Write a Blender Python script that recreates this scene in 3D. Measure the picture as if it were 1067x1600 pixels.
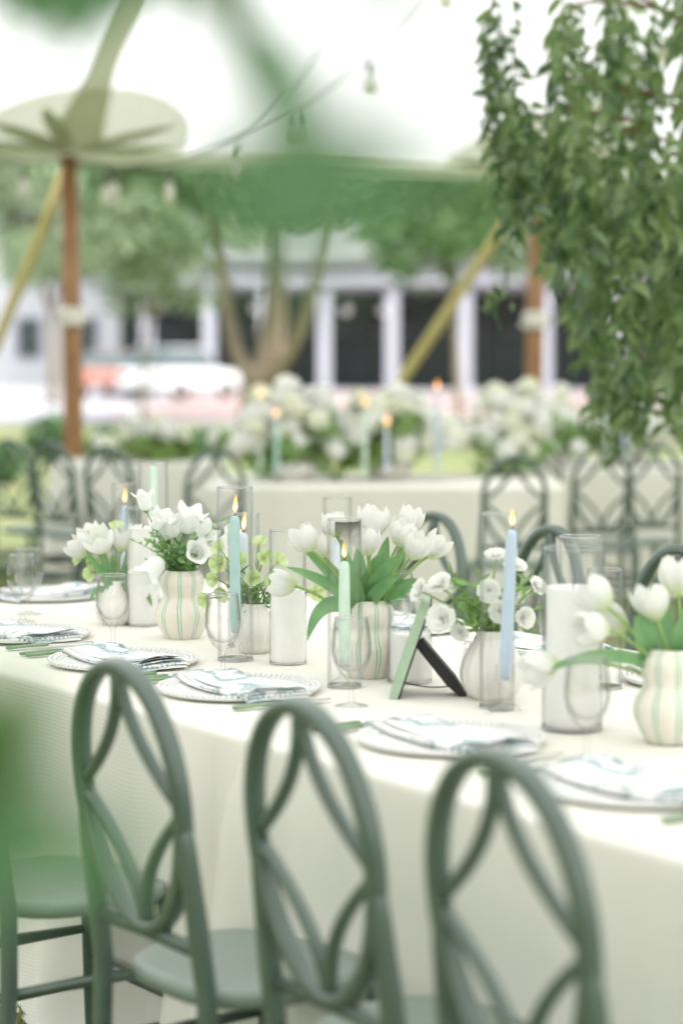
import bpy, math, random
from mathutils import Vector, Matrix, Quaternion
import numpy as np

for o in list(bpy.data.objects):
    bpy.data.objects.remove(o)
scene = bpy.context.scene
COL = scene.collection
R = math.radians
PI = math.pi

# ------------------------------------------------------------------ camera
CAM_H, FPX, HOR = 1.44, 3400.0, 553.0            # eye height, focal length in photo pixels, horizon row
PITCH = math.atan((800 - HOR) / FPX)
cam = bpy.data.cameras.new('camera')
cam.sensor_fit = 'VERTICAL'
cam.sensor_height = 36.0
cam.sensor_width = 24.0
cam.lens = FPX / 1600 * 36.0
cam.clip_start = 0.05
cam.clip_end = 600
cam.dof.use_dof = True
cam.dof.focus_distance = 4.75
cam.dof.aperture_fstop = 1.75
cam_ob = bpy.data.objects.new('camera', cam)
COL.objects.link(cam_ob)
cam_ob.location = (0, 0, CAM_H)
cam_ob.rotation_euler = (PI / 2 - PITCH, 0, 0)
scene.camera = cam_ob

# ------------------------------------------------------------------ sky, sun, exposure
SUN_EL, SUN_ROT = R(56), R(148)
world = bpy.data.worlds.new('World')
scene.world = world
world.use_nodes = True
wn = world.node_tree
wn.nodes.clear()
sky = wn.nodes.new('ShaderNodeTexSky')
sky.sky_type = 'NISHITA'
sky.sun_disc = False
sky.sun_elevation = SUN_EL
sky.sun_rotation = SUN_ROT
sky.air_density = 1.0
sky.dust_density = 3.0
sky.ozone_density = 1.0
bg = wn.nodes.new('ShaderNodeBackground')
bg.inputs[1].default_value = 0.15
wo = wn.nodes.new('ShaderNodeOutputWorld')
hs = wn.nodes.new('ShaderNodeHueSaturation')
hs.inputs['Saturation'].default_value = 0.35
wn.links.new(sky.outputs[0], hs.inputs['Color'])
wn.links.new(hs.outputs[0], bg.inputs[0])
wn.links.new(bg.outputs[0], wo.inputs[0])
sun = bpy.data.lights.new('sun', 'SUN')
sun.energy = 2.4
sun.angle = R(14)
sun.color = (1.0, 0.97, 0.93)
sun_ob = bpy.data.objects.new('sun', sun)
COL.objects.link(sun_ob)
sd = Vector((math.sin(SUN_ROT) * math.cos(SUN_EL), math.cos(SUN_ROT) * math.cos(SUN_EL), math.sin(SUN_EL)))
sun_ob.rotation_euler = sd.to_track_quat('Z', 'Y').to_euler()
sun_ob.location = sd * 30

scene.view_settings.view_transform = 'Standard'
scene.view_settings.look = 'None'
scene.view_settings.exposure = 1.33
scene.view_settings.gamma = 1.0
scene.view_settings.use_curve_mapping = False
scene.render.engine = 'CYCLES'
cy = scene.cycles
cy.use_denoising = True
try:
    cy.denoiser = 'OPENIMAGEDENOISE'
except Exception:
    pass
cy.max_bounces = 12
cy.diffuse_bounces = 5
cy.glossy_bounces = 3
cy.transmission_bounces = 6
cy.transparent_max_bounces = 40
cy.caustics_reflective = False
cy.caustics_refractive = False
cy.sample_clamp_indirect = 6.0
cy.use_adaptive_sampling = True
cy.adaptive_threshold = 0.015

# ------------------------------------------------------------------ pixel helpers (photo pixels -> world)
CAMP = Vector((0, 0, CAM_H))
FWD = Vector((0, math.cos(PITCH), -math.sin(PITCH)))
UPV = Vector((0, math.sin(PITCH), math.cos(PITCH)))
def ray(px, py):
    return FWD + Vector((1, 0, 0)) * ((px - 533.5) / FPX) + UPV * ((800 - py) / FPX)
def on_z(px, py, z):
    d = ray(px, py)
    return CAMP + d * ((z - CAM_H) / d.z)
def at_y(px, py, y):
    d = ray(px, py)
    return CAMP + d * (y / d.y)

# ------------------------------------------------------------------ materials
MATS = {}
def nodes_of(name):
    m = bpy.data.materials.new(name)
    m.use_nodes = True
    nt = m.node_tree
    nt.nodes.clear()
    out = nt.nodes.new('ShaderNodeOutputMaterial')
    MATS[name] = m
    return m, nt, out
def N(nt, kind, **kw):
    n = nt.nodes.new(kind)
    for k, v in kw.items():
        if k in n.inputs:
            n.inputs[k].default_value = v
        else:
            setattr(n, k, v)
    return n
def rgba(c):
    return (c[0], c[1], c[2], 1)
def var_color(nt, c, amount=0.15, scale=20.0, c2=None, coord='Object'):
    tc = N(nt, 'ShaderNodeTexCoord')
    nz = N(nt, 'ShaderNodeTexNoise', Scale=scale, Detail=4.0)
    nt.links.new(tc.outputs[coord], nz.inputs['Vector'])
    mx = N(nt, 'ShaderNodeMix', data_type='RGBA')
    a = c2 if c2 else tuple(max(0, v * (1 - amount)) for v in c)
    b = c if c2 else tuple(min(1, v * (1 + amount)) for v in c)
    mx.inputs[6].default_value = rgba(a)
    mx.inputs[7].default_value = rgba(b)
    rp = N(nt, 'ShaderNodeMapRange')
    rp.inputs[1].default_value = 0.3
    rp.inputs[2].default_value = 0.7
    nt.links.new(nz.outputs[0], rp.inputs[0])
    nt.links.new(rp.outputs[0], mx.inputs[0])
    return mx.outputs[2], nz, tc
def plain(name, c, rough=0.6, amount=0.1, scale=15.0, bump=0.0, metal=0.0, c2=None, sss=0.0):
    m, nt, out = nodes_of(name)
    p = N(nt, 'ShaderNodeBsdfPrincipled', Roughness=rough, Metallic=metal)
    col, nz, tc = var_color(nt, c, amount, scale, c2)
    nt.links.new(col, p.inputs['Base Color'])
    if sss:
        p.inputs['Subsurface Weight'].default_value = sss
        p.inputs['Subsurface Radius'].default_value = (0.02, 0.02, 0.016)
    if bump:
        b = N(nt, 'ShaderNodeBump', Strength=bump, Distance=0.002)
        nt.links.new(nz.outputs[0], b.inputs['Height'])
        nt.links.new(b.outputs[0], p.inputs['Normal'])
    nt.links.new(p.outputs[0], out.inputs[0])
    return m
def leafy(name, c, c2, trans=0.35, scale=18.0, rough=0.45, coord='Object', gloss=0.06):
    m, nt, out = nodes_of(name)
    col, nz, tc = var_color(nt, c, 0.2, scale, c2, coord)
    d = N(nt, 'ShaderNodeBsdfDiffuse')
    t = N(nt, 'ShaderNodeBsdfTranslucent')
    g = N(nt, 'ShaderNodeBsdfGlossy', Roughness=rough)
    g.inputs['Color'].default_value = (0.9, 0.95, 0.9, 1)
    a = N(nt, 'ShaderNodeMixShader')
    a.inputs[0].default_value = trans
    b = N(nt, 'ShaderNodeMixShader')
    b.inputs[0].default_value = gloss
    nt.links.new(col, d.inputs[0]); nt.links.new(col, t.inputs[0])
    nt.links.new(d.outputs[0], a.inputs[1]); nt.links.new(t.outputs[0], a.inputs[2])
    nt.links.new(a.outputs[0], b.inputs[1]); nt.links.new(g.outputs[0], b.inputs[2])
    nt.links.new(b.outputs[0], out.inputs[0])
    return m
def thin_glass(name, tint=(1.0, 1.0, 1.0), edge=(0.64, 0.67, 0.66), refl=0.5, power=3.2, base=0.012):
    """thin clear glass: mostly see-through, greyer and more mirror-like toward grazing angles"""
    m, nt, out = nodes_of(name)
    lw = N(nt, 'ShaderNodeLayerWeight', Blend=0.5)
    pw = N(nt, 'ShaderNodeMath', operation='POWER'); pw.inputs[1].default_value = power
    nt.links.new(lw.outputs['Facing'], pw.inputs[0])
    mx = N(nt, 'ShaderNodeMix', data_type='RGBA')
    mx.inputs[6].default_value = rgba(tint)
    mx.inputs[7].default_value = rgba(edge)
    nt.links.new(pw.outputs[0], mx.inputs[0])
    t = N(nt, 'ShaderNodeBsdfTransparent')
    nt.links.new(mx.outputs[2], t.inputs[0])
    g = N(nt, 'ShaderNodeBsdfGlossy', Roughness=0.03)
    ma = N(nt, 'ShaderNodeMath', operation='MULTIPLY_ADD')
    ma.inputs[1].default_value = refl; ma.inputs[2].default_value = base
    nt.links.new(pw.outputs[0], ma.inputs[0])
    ms = N(nt, 'ShaderNodeMixShader')
    nt.links.new(ma.outputs[0], ms.inputs[0])
    nt.links.new(t.outputs[0], ms.inputs[1])
    nt.links.new(g.outputs[0], ms.inputs[2])
    nt.links.new(ms.outputs[0], out.inputs[0])
    return m
def dark_film_mat(name):
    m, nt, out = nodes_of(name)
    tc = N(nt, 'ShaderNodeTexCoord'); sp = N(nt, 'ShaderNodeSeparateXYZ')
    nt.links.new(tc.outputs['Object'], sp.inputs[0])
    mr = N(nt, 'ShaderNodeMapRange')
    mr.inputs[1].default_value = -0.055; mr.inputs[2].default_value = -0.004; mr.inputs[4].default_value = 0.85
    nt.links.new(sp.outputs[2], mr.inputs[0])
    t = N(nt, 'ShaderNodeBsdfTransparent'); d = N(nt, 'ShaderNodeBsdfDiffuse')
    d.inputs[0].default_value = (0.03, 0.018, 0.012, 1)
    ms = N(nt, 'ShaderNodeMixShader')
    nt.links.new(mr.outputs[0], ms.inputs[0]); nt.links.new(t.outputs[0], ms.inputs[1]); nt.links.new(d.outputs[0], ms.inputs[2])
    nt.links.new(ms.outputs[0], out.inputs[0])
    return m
def emit(name, c, s):
    m, nt, out = nodes_of(name)
    e = N(nt, 'ShaderNodeEmission', Strength=s)
    e.inputs[0].default_value = rgba(c)
    nt.links.new(e.outputs[0], out.inputs[0])
    return m
def fabric_sheet(name, c, trans):
    m, nt, out = nodes_of(name)
    col, nz, tc = var_color(nt, c, 0.02, 1.5)
    d = N(nt, 'ShaderNodeBsdfDiffuse'); t = N(nt, 'ShaderNodeBsdfTranslucent')
    a = N(nt, 'ShaderNodeMixShader'); a.inputs[0].default_value = trans
    nt.links.new(col, d.inputs[0]); nt.links.new(col, t.inputs[0])
    nt.links.new(d.outputs[0], a.inputs[1]); nt.links.new(t.outputs[0], a.inputs[2])
    nt.links.new(a.outputs[0], out.inputs[0])
    return m
def cloth_mat(name, c):
    m, nt, out = nodes_of(name)
    p = N(nt, 'ShaderNodeBsdfPrincipled', Roughness=0.85)
    tc = N(nt, 'ShaderNodeTexCoord')
    sp = N(nt, 'ShaderNodeSeparateXYZ')
    nt.links.new(tc.outputs['Object'], sp.inputs[0])
    ad = N(nt, 'ShaderNodeMath', operation='ADD')
    nt.links.new(sp.outputs[1], ad.inputs[0]); nt.links.new(sp.outputs[2], ad.inputs[1])
    ml = N(nt, 'ShaderNodeMath', operation='MULTIPLY')
    ml.inputs[1].default_value = 2 * PI / 0.0085
    nt.links.new(ad.outputs[0], ml.inputs[0])
    sn = N(nt, 'ShaderNodeMath', operation='SINE')
    nt.links.new(ml.outputs[0], sn.inputs[0])
    mr = N(nt, 'ShaderNodeMapRange')
    mr.inputs[1].default_value = -1; mr.inputs[2].default_value = 1
    nt.links.new(sn.outputs[0], mr.inputs[0])
    mx = N(nt, 'ShaderNodeMix', data_type='RGBA')
    mx.inputs[6].default_value = rgba(tuple(v * 0.972 for v in c))
    mx.inputs[7].default_value = rgba(c)
    nt.links.new(mr.outputs[0], mx.inputs[0])
    nz = N(nt, 'ShaderNodeTexNoise', Scale=3.0, Detail=3.0)
    nt.links.new(tc.outputs['Object'], nz.inputs['Vector'])
    m2 = N(nt, 'ShaderNodeMix', data_type='RGBA')
    m2.blend_type = 'MULTIPLY'
    m2.inputs[0].default_value = 0.12
    nt.links.new(mx.outputs[2], m2.inputs[6]); nt.links.new(nz.outputs[0], m2.inputs[7])
    nt.links.new(m2.outputs[2], p.inputs['Base Color'])
    b = N(nt, 'ShaderNodeBump', Strength=0.10, Distance=0.001)
    nt.links.new(sn.outputs[0], b.inputs['Height'])
    nt.links.new(b.outputs[0], p.inputs['Normal'])
    nt.links.new(p.outputs[0], out.inputs[0])
    return m
def stripe_mat(name, base, line, count, lo, hi, width):
    """glazed ceramic with pairs of painted lines running up the pot"""
    m, nt, out = nodes_of(name)
    p = N(nt, 'ShaderNodeBsdfPrincipled', Roughness=0.35)
    tc = N(nt, 'ShaderNodeTexCoord')
    sp = N(nt, 'ShaderNodeSeparateXYZ')
    nt.links.new(tc.outputs['Object'], sp.inputs[0])
    at = N(nt, 'ShaderNodeMath', operation='ARCTAN2')
    nt.links.new(sp.outputs[1], at.inputs[0]); nt.links.new(sp.outputs[0], at.inputs[1])
    wob = N(nt, 'ShaderNodeTexNoise', Scale=25.0, Detail=1.0)
    nt.links.new(tc.outputs['Object'], wob.inputs['Vector'])
    wm = N(nt, 'ShaderNodeMath', operation='MULTIPLY_ADD')
    wm.inputs[1].default_value = 0.16; wm.inputs[2].default_value = -0.08
    nt.links.new(wob.outputs[0], wm.inputs[0])
    ad = N(nt, 'ShaderNodeMath', operation='ADD')
    nt.links.new(at.outputs[0], ad.inputs[0]); nt.links.new(wm.outputs[0], ad.inputs[1])
    ml = N(nt, 'ShaderNodeMath', operation='MULTIPLY')
    ml.inputs[1].default_value = count / (2 * PI)
    nt.links.new(ad.outputs[0], ml.inputs[0])
    a2 = N(nt, 'ShaderNodeMath', operation='ADD'); a2.inputs[1].default_value = 50
    nt.links.new(ml.outputs[0], a2.inputs[0])
    fr = N(nt, 'ShaderNodeMath', operation='FRACT')
    nt.links.new(a2.outputs[0], fr.inputs[0])
    def near(v):
        c = N(nt, 'ShaderNodeMath', operation='COMPARE')
        c.inputs[1].default_value = v; c.inputs[2].default_value = width
        nt.links.new(fr.outputs[0], c.inputs[0])
        return c
    c1, c2 = near(lo), near(hi)
    mxm = N(nt, 'ShaderNodeMath', operation='MAXIMUM')
    nt.links.new(c1.outputs[0], mxm.inputs[0]); nt.links.new(c2.outputs[0], mxm.inputs[1])
    nz = N(nt, 'ShaderNodeTexNoise', Scale=40.0)
    nt.links.new(tc.outputs['Object'], nz.inputs['Vector'])
    mb = N(nt, 'ShaderNodeMix', data_type='RGBA')
    mb.inputs[6].default_value = rgba(base); mb.inputs[7].default_value = rgba(tuple(v * 0.9 for v in base))
    nt.links.new(nz.outputs[0], mb.inputs[0])
    mx = N(nt, 'ShaderNodeMix', data_type='RGBA')
    nt.links.new(mb.outputs[2], mx.inputs[6])
    mx.inputs[7].default_value = rgba(line)
    nt.links.new(mxm.outputs[0], mx.inputs[0])
    nt.links.new(mx.outputs[2], p.inputs['Base Color'])
    nt.links.new(p.outputs[0], out.inputs[0])
    return m
def floral_mat(name):
    m, nt, out = nodes_of(name)
    p = N(nt, 'ShaderNodeBsdfPrincipled', Roughness=0.85)
    tc = N(nt, 'ShaderNodeTexCoord')
    mp = N(nt, 'ShaderNodeMapping'); mp.inputs['Scale'].default_value = (1.0, 0.55, 1.0)
    nt.links.new(tc.outputs['Object'], mp.inputs[0])
    nz = N(nt, 'ShaderNodeTexNoise', Scale=15.0, Detail=2.5, Distortion=1.3)
    nt.links.new(mp.outputs[0], nz.inputs['Vector'])
    r1 = N(nt, 'ShaderNodeValToRGB')
    e = r1.color_ramp.elements
    e[0].position = 0.0; e[0].color = (0.78, 0.78, 0.77, 1)
    e[1].position = 1.0; e[1].color = (0.40, 0.55, 0.56, 1)
    for pos, c in ((0.545, (0.77, 0.77, 0.76)), (0.56, (0.22, 0.32, 0.34)), (0.59, (0.46, 0.55, 0.57)), (0.62, (0.20, 0.30, 0.32)), (0.635, (0.74, 0.76, 0.75)), (0.68, (0.34, 0.44, 0.45))):
        x = e.new(pos); x.color = (c[0], c[1], c[2], 1)
    nt.links.new(nz.outputs[0], r1.inputs[0])
    nt.links.new(r1.outputs[0], p.inputs['Base Color'])
    nt.links.new(p.outputs[0], out.inputs[0])
    return m

CHAIR = plain('sage chair lacquer', (0.068, 0.107, 0.083), 0.33, 0.13, 9, 0.12)
for _n in CHAIR.node_tree.nodes:
    if _n.type == 'BSDF_PRINCIPLED':
        _n.inputs['Coat Weight'].default_value = 0.7
        _n.inputs['Coat Roughness'].default_value = 0.22
SEAT_LIT = plain('sage lacquer with seat light painted in', (0.20, 0.255, 0.22), 0.3, 0.05, 30)  # chair green lightened: overhead light and sheen on the seats put into the colour
CLOTH = cloth_mat('ribbed ivory tablecloth', (0.815, 0.80, 0.72))
WOOD = plain('varnished pole wood', (0.31, 0.155, 0.06), 0.4, 0.2, 8, 0.1)
BARK = plain('smooth tan bark', (0.25, 0.20, 0.13), 0.85, 0.0, 9, 0.5, c2=(0.17, 0.14, 0.09))
GLASS = thin_glass('clear glass')
GOBGLASS = thin_glass('stemware glass', edge=(0.30, 0.33, 0.32), refl=0.75, power=2.8, base=0.035)
RIMGLASS = thin_glass('thick glass edge', (0.93, 0.94, 0.935), (0.48, 0.51, 0.50), 0.6, 1.6, 0.18)
WAX = plain('white wax', (0.86, 0.85, 0.82), 0.5, 0.02, 30, sss=0.2)
WAX_SEA = plain('sea blue wax', (0.42, 0.60, 0.58), 0.45, 0.04, 30)
WAX_MINT = plain('mint wax', (0.60, 0.75, 0.63), 0.45, 0.04, 30)
WAX_BLUE = plain('dusty blue wax', (0.46, 0.56, 0.66), 0.45, 0.04, 30)
WAX_LAV = plain('pale lavender wax', (0.60, 0.66, 0.76), 0.45, 0.04, 30)
WICK = plain('burnt wick', (0.02, 0.018, 0.015), 0.9)
def flame_mat(name):
    m, nt, out = nodes_of(name)
    tc = N(nt, 'ShaderNodeTexCoord'); sp = N(nt, 'ShaderNodeSeparateXYZ'); nt.links.new(tc.outputs['Object'], sp.inputs[0])
    mr = N(nt, 'ShaderNodeMapRange'); mr.inputs[1].default_value = 0.0; mr.inputs[2].default_value = 0.040
    nt.links.new(sp.outputs[2], mr.inputs[0])
    cr = N(nt, 'ShaderNodeValToRGB'); e = cr.color_ramp.elements
    e[0].position = 0.0; e[0].color = (0.55, 0.22, 0.12, 1)
    e[1].position = 1.0; e[1].color = (0.9, 0.22, 0.05, 1)
    x = e.new(0.3); x.color = (1.0, 0.62, 0.28, 1)
    x = e.new(0.6); x.color = (1.0, 0.42, 0.12, 1)
    nt.links.new(mr.outputs[0], cr.inputs[0])
    em = N(nt, 'ShaderNodeEmission', Strength=1.5); nt.links.new(cr.outputs[0], em.inputs[0])
    tr = N(nt, 'ShaderNodeBsdfTransparent')
    lw = N(nt, 'ShaderNodeLayerWeight', Blend=0.35)
    ms = N(nt, 'ShaderNodeMixShader')
    nt.links.new(lw.outputs['Facing'], ms.inputs[0]); nt.links.new(em.outputs[0], ms.inputs[1]); nt.links.new(tr.outputs[0], ms.inputs[2])
    nt.links.new(ms.outputs[0], out.inputs[0])
    return m
FLAME = flame_mat('candle flame')
FLAME_CORE = emit('candle flame core', (1.0, 0.72, 0.35), 9.0)
DARK_FILM = dark_film_mat('dark brown film')
VASE_STRIPE = stripe_mat('cream ceramic with green line pairs', (0.78, 0.73, 0.64), (0.16, 0.46, 0.30), 9, 0.41, 0.59, 0.03)
VASE_PLAIN = stripe_mat('off white ribbed ceramic', (0.78, 0.76, 0.71), (0.60, 0.54, 0.46), 16, 0.5, 0.5, 0.03)
PETAL = leafy('white petal', (0.93, 0.93, 0.90), (0.90, 0.91, 0.86), 0.35, 60, gloss=0.02)
def tulip_petal(name):
    """white petal, greenish at its foot, with faint lengthwise veins"""
    m, nt, out = nodes_of(name)
    tc = N(nt, 'ShaderNodeTexCoord'); sp = N(nt, 'ShaderNodeSeparateXYZ')
    nt.links.new(tc.outputs['Object'], sp.inputs[0])
    mr = N(nt, 'ShaderNodeMapRange'); mr.inputs[1].default_value = 0.002; mr.inputs[2].default_value = 0.020
    nt.links.new(sp.outputs[2], mr.inputs[0])
    mx = N(nt, 'ShaderNodeMix', data_type='RGBA')
    mx.inputs[6].default_value = (0.70, 0.78, 0.48, 1); mx.inputs[7].default_value = (0.90, 0.90, 0.87, 1)
    nt.links.new(mr.outputs[0], mx.inputs[0])
    mp = N(nt, 'ShaderNodeMapping'); mp.inputs['Scale'].default_value = (420, 420, 12)
    nt.links.new(tc.outputs['Object'], mp.inputs[0])
    nz = N(nt, 'ShaderNodeTexNoise', Scale=1.0, Detail=2.0); nt.links.new(mp.outputs[0], nz.inputs['Vector'])
    m2 = N(nt, 'ShaderNodeMix', data_type='RGBA'); m2.blend_type = 'MULTIPLY'; m2.inputs[0].default_value = 0.16
    nt.links.new(mx.outputs[2], m2.inputs[6]); nt.links.new(nz.outputs[0], m2.inputs[7])
    d = N(nt, 'ShaderNodeBsdfDiffuse'); t = N(nt, 'ShaderNodeBsdfTranslucent')
    a = N(nt, 'ShaderNodeMixShader'); a.inputs[0].default_value = 0.4
    nt.links.new(m2.outputs[2], d.inputs[0]); nt.links.new(m2.outputs[2], t.inputs[0])
    nt.links.new(d.outputs[0], a.inputs[1]); nt.links.new(t.outputs[0], a.inputs[2]); nt.links.new(a.outputs[0], out.inputs[0])
    return m
TULPETAL = tulip_petal('white tulip petal')
BELL = leafy('white bell petal', (0.90, 0.90, 0.89), (0.84, 0.86, 0.83), 0.35, 60, gloss=0.02)
CREAMPETAL = leafy('cream petal', (0.90, 0.90, 0.80), (0.86, 0.88, 0.72), 0.35, 30, gloss=0.02)
HELLE = leafy('lime hellebore petal', (0.74, 0.81, 0.54), (0.55, 0.70, 0.32), 0.4, 60, gloss=0.03)
STAMEN = plain('yellow stamen', (0.80, 0.55, 0.10), 0.7)
TULIP_LEAF = leafy('tulip leaf green', (0.20, 0.40, 0.15), (0.13, 0.31, 0.12), 0.4, 30)
STEM = leafy('fresh stem green', (0.38, 0.55, 0.16), (0.28, 0.46, 0.13), 0.3, 40)
SPRIG = leafy('bright sprig leaf', (0.30, 0.50, 0.14), (0.19, 0.38, 0.11), 0.4, 40)
DARKSPRIG = leafy('deep sprig leaf', (0.12, 0.26, 0.10), (0.07, 0.18, 0.07), 0.3, 40)
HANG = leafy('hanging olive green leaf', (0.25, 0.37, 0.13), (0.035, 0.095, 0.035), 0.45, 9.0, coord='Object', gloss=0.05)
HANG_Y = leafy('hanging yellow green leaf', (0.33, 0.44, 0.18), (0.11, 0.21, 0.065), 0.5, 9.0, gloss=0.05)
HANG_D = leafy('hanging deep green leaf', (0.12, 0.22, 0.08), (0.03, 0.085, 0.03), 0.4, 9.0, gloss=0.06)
TWIG = plain('brown twig', (0.20, 0.12, 0.06), 0.8, 0.2, 20, 0.3)
FORE = leafy('out of focus green leaf', (0.055, 0.19, 0.04), (0.035, 0.14, 0.03), 0.3, 25)
TREE_A = leafy('tree leaf mid green', (0.19, 0.32, 0.14), (0.11, 0.22, 0.09), 0.5, 0.6)
TREE_B = leafy('tree leaf pale green', (0.23, 0.37, 0.14), (0.14, 0.26, 0.09), 0.5, 0.5)
TREE_C = leafy('tree leaf grey green', (0.42, 0.51, 0.33), (0.28, 0.40, 0.21), 0.5, 0.5)
HEDGE = leafy('hedge leaf', (0.10, 0.21, 0.07), (0.06, 0.14, 0.05), 0.3, 3)
HEDGE_Y = leafy('young hedge leaf', (0.26, 0.40, 0.10), (0.17, 0.30, 0.07), 0.3, 3)
CANOPY = fabric_sheet('white sailcloth', (0.87, 0.87, 0.88), 0.52)
PATCH = fabric_sheet('cream reinforcing canvas', (0.84, 0.84, 0.74), 0.43)
WEB = fabric_sheet('olive cream webbing', (0.62, 0.64, 0.49), 0.3)
STARM = fabric_sheet('olive star canvas', (0.46, 0.50, 0.34), 0.22)
STRAP = plain('yellow ratchet strap', (0.70, 0.58, 0.27), 0.7, 0.1, 10)
ROPE = plain('white tie fabric', (0.78, 0.76, 0.70), 0.9, 0.1, 30)
CABLE = plain('string light cable', (0.10, 0.11, 0.09), 0.6)
BULBGLASS = fabric_sheet('frosted bulb', (0.85, 0.85, 0.80), 0.5)
FLORAL = floral_mat('white napkin with blue green leaves')
PLATEGLASS = plain('pearly beaded glass', (0.74, 0.75, 0.73), 0.25, 0.04, 30)
STEEL = plain('polished steel', (0.70, 0.70, 0.68), 0.22, 0.05, 20, metal=0.9)
HANDLE = plain('sage cutlery handle', (0.20, 0.30, 0.17), 0.4, 0.08, 40)
FRAME_GREEN = plain('sage painted frame', (0.36, 0.48, 0.34), 0.45, 0.05, 40)
BLACKBOARD = plain('black easel back', (0.012, 0.012, 0.012), 0.6, 0.2, 40)
PAPER = plain('white card', (0.82, 0.82, 0.80), 0.8, 0.03)
LAWN = plain('lawn ground', (0.15, 0.21, 0.07), 0.95, 0.0, 1.3, 0.5, c2=(0.22, 0.22, 0.10))
BLADE = leafy('grass blade', (0.20, 0.30, 0.08), (0.26, 0.24, 0.10), 0.3, 4)
CONCRETE = plain('pale concrete paving', (0.40, 0.39, 0.41), 0.9, 0.06, 0.8)
BRICKPAVE = plain('pink brick paving', (0.42, 0.30, 0.28), 0.9, 0.0, 1.5, c2=(0.36, 0.27, 0.255))
BUILD_W = plain('lavender white paint', (0.38, 0.40, 0.455), 0.7, 0.04, 2)
BUILD_G = plain('pale grey stucco', (0.55, 0.56, 0.56), 0.8, 0.05, 1)
DARKGLASS = plain('dark porch glazing', (0.020, 0.034, 0.028), 0.5, 0.3, 0.6)
BRICK_PIER = plain('brown brick pier', (0.28, 0.20, 0.17), 0.85, 0.15, 5)
SLATE = plain('porch roofing', (0.20, 0.20, 0.21), 0.8, 0.1, 3)
CARW = plain('white car paint', (0.78, 0.80, 0.79), 0.25, 0.02)
CARR = plain('red car paint', (0.46, 0.24, 0.19), 0.25, 0.03)
CARG = plain('slate blue car paint', (0.10, 0.12, 0.15), 0.25, 0.03)
CARGLASS = plain('car glass', (0.10, 0.13, 0.13), 0.08, 0.05)
TYRE = plain('tyre rubber', (0.03, 0.03, 0.03), 0.8)
LAMPW = plain('opal lamp globe', (0.85, 0.85, 0.82), 0.3, 0.02)
REDLAMP = plain('red tail lamp', (0.45, 0.04, 0.03), 0.3)

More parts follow.
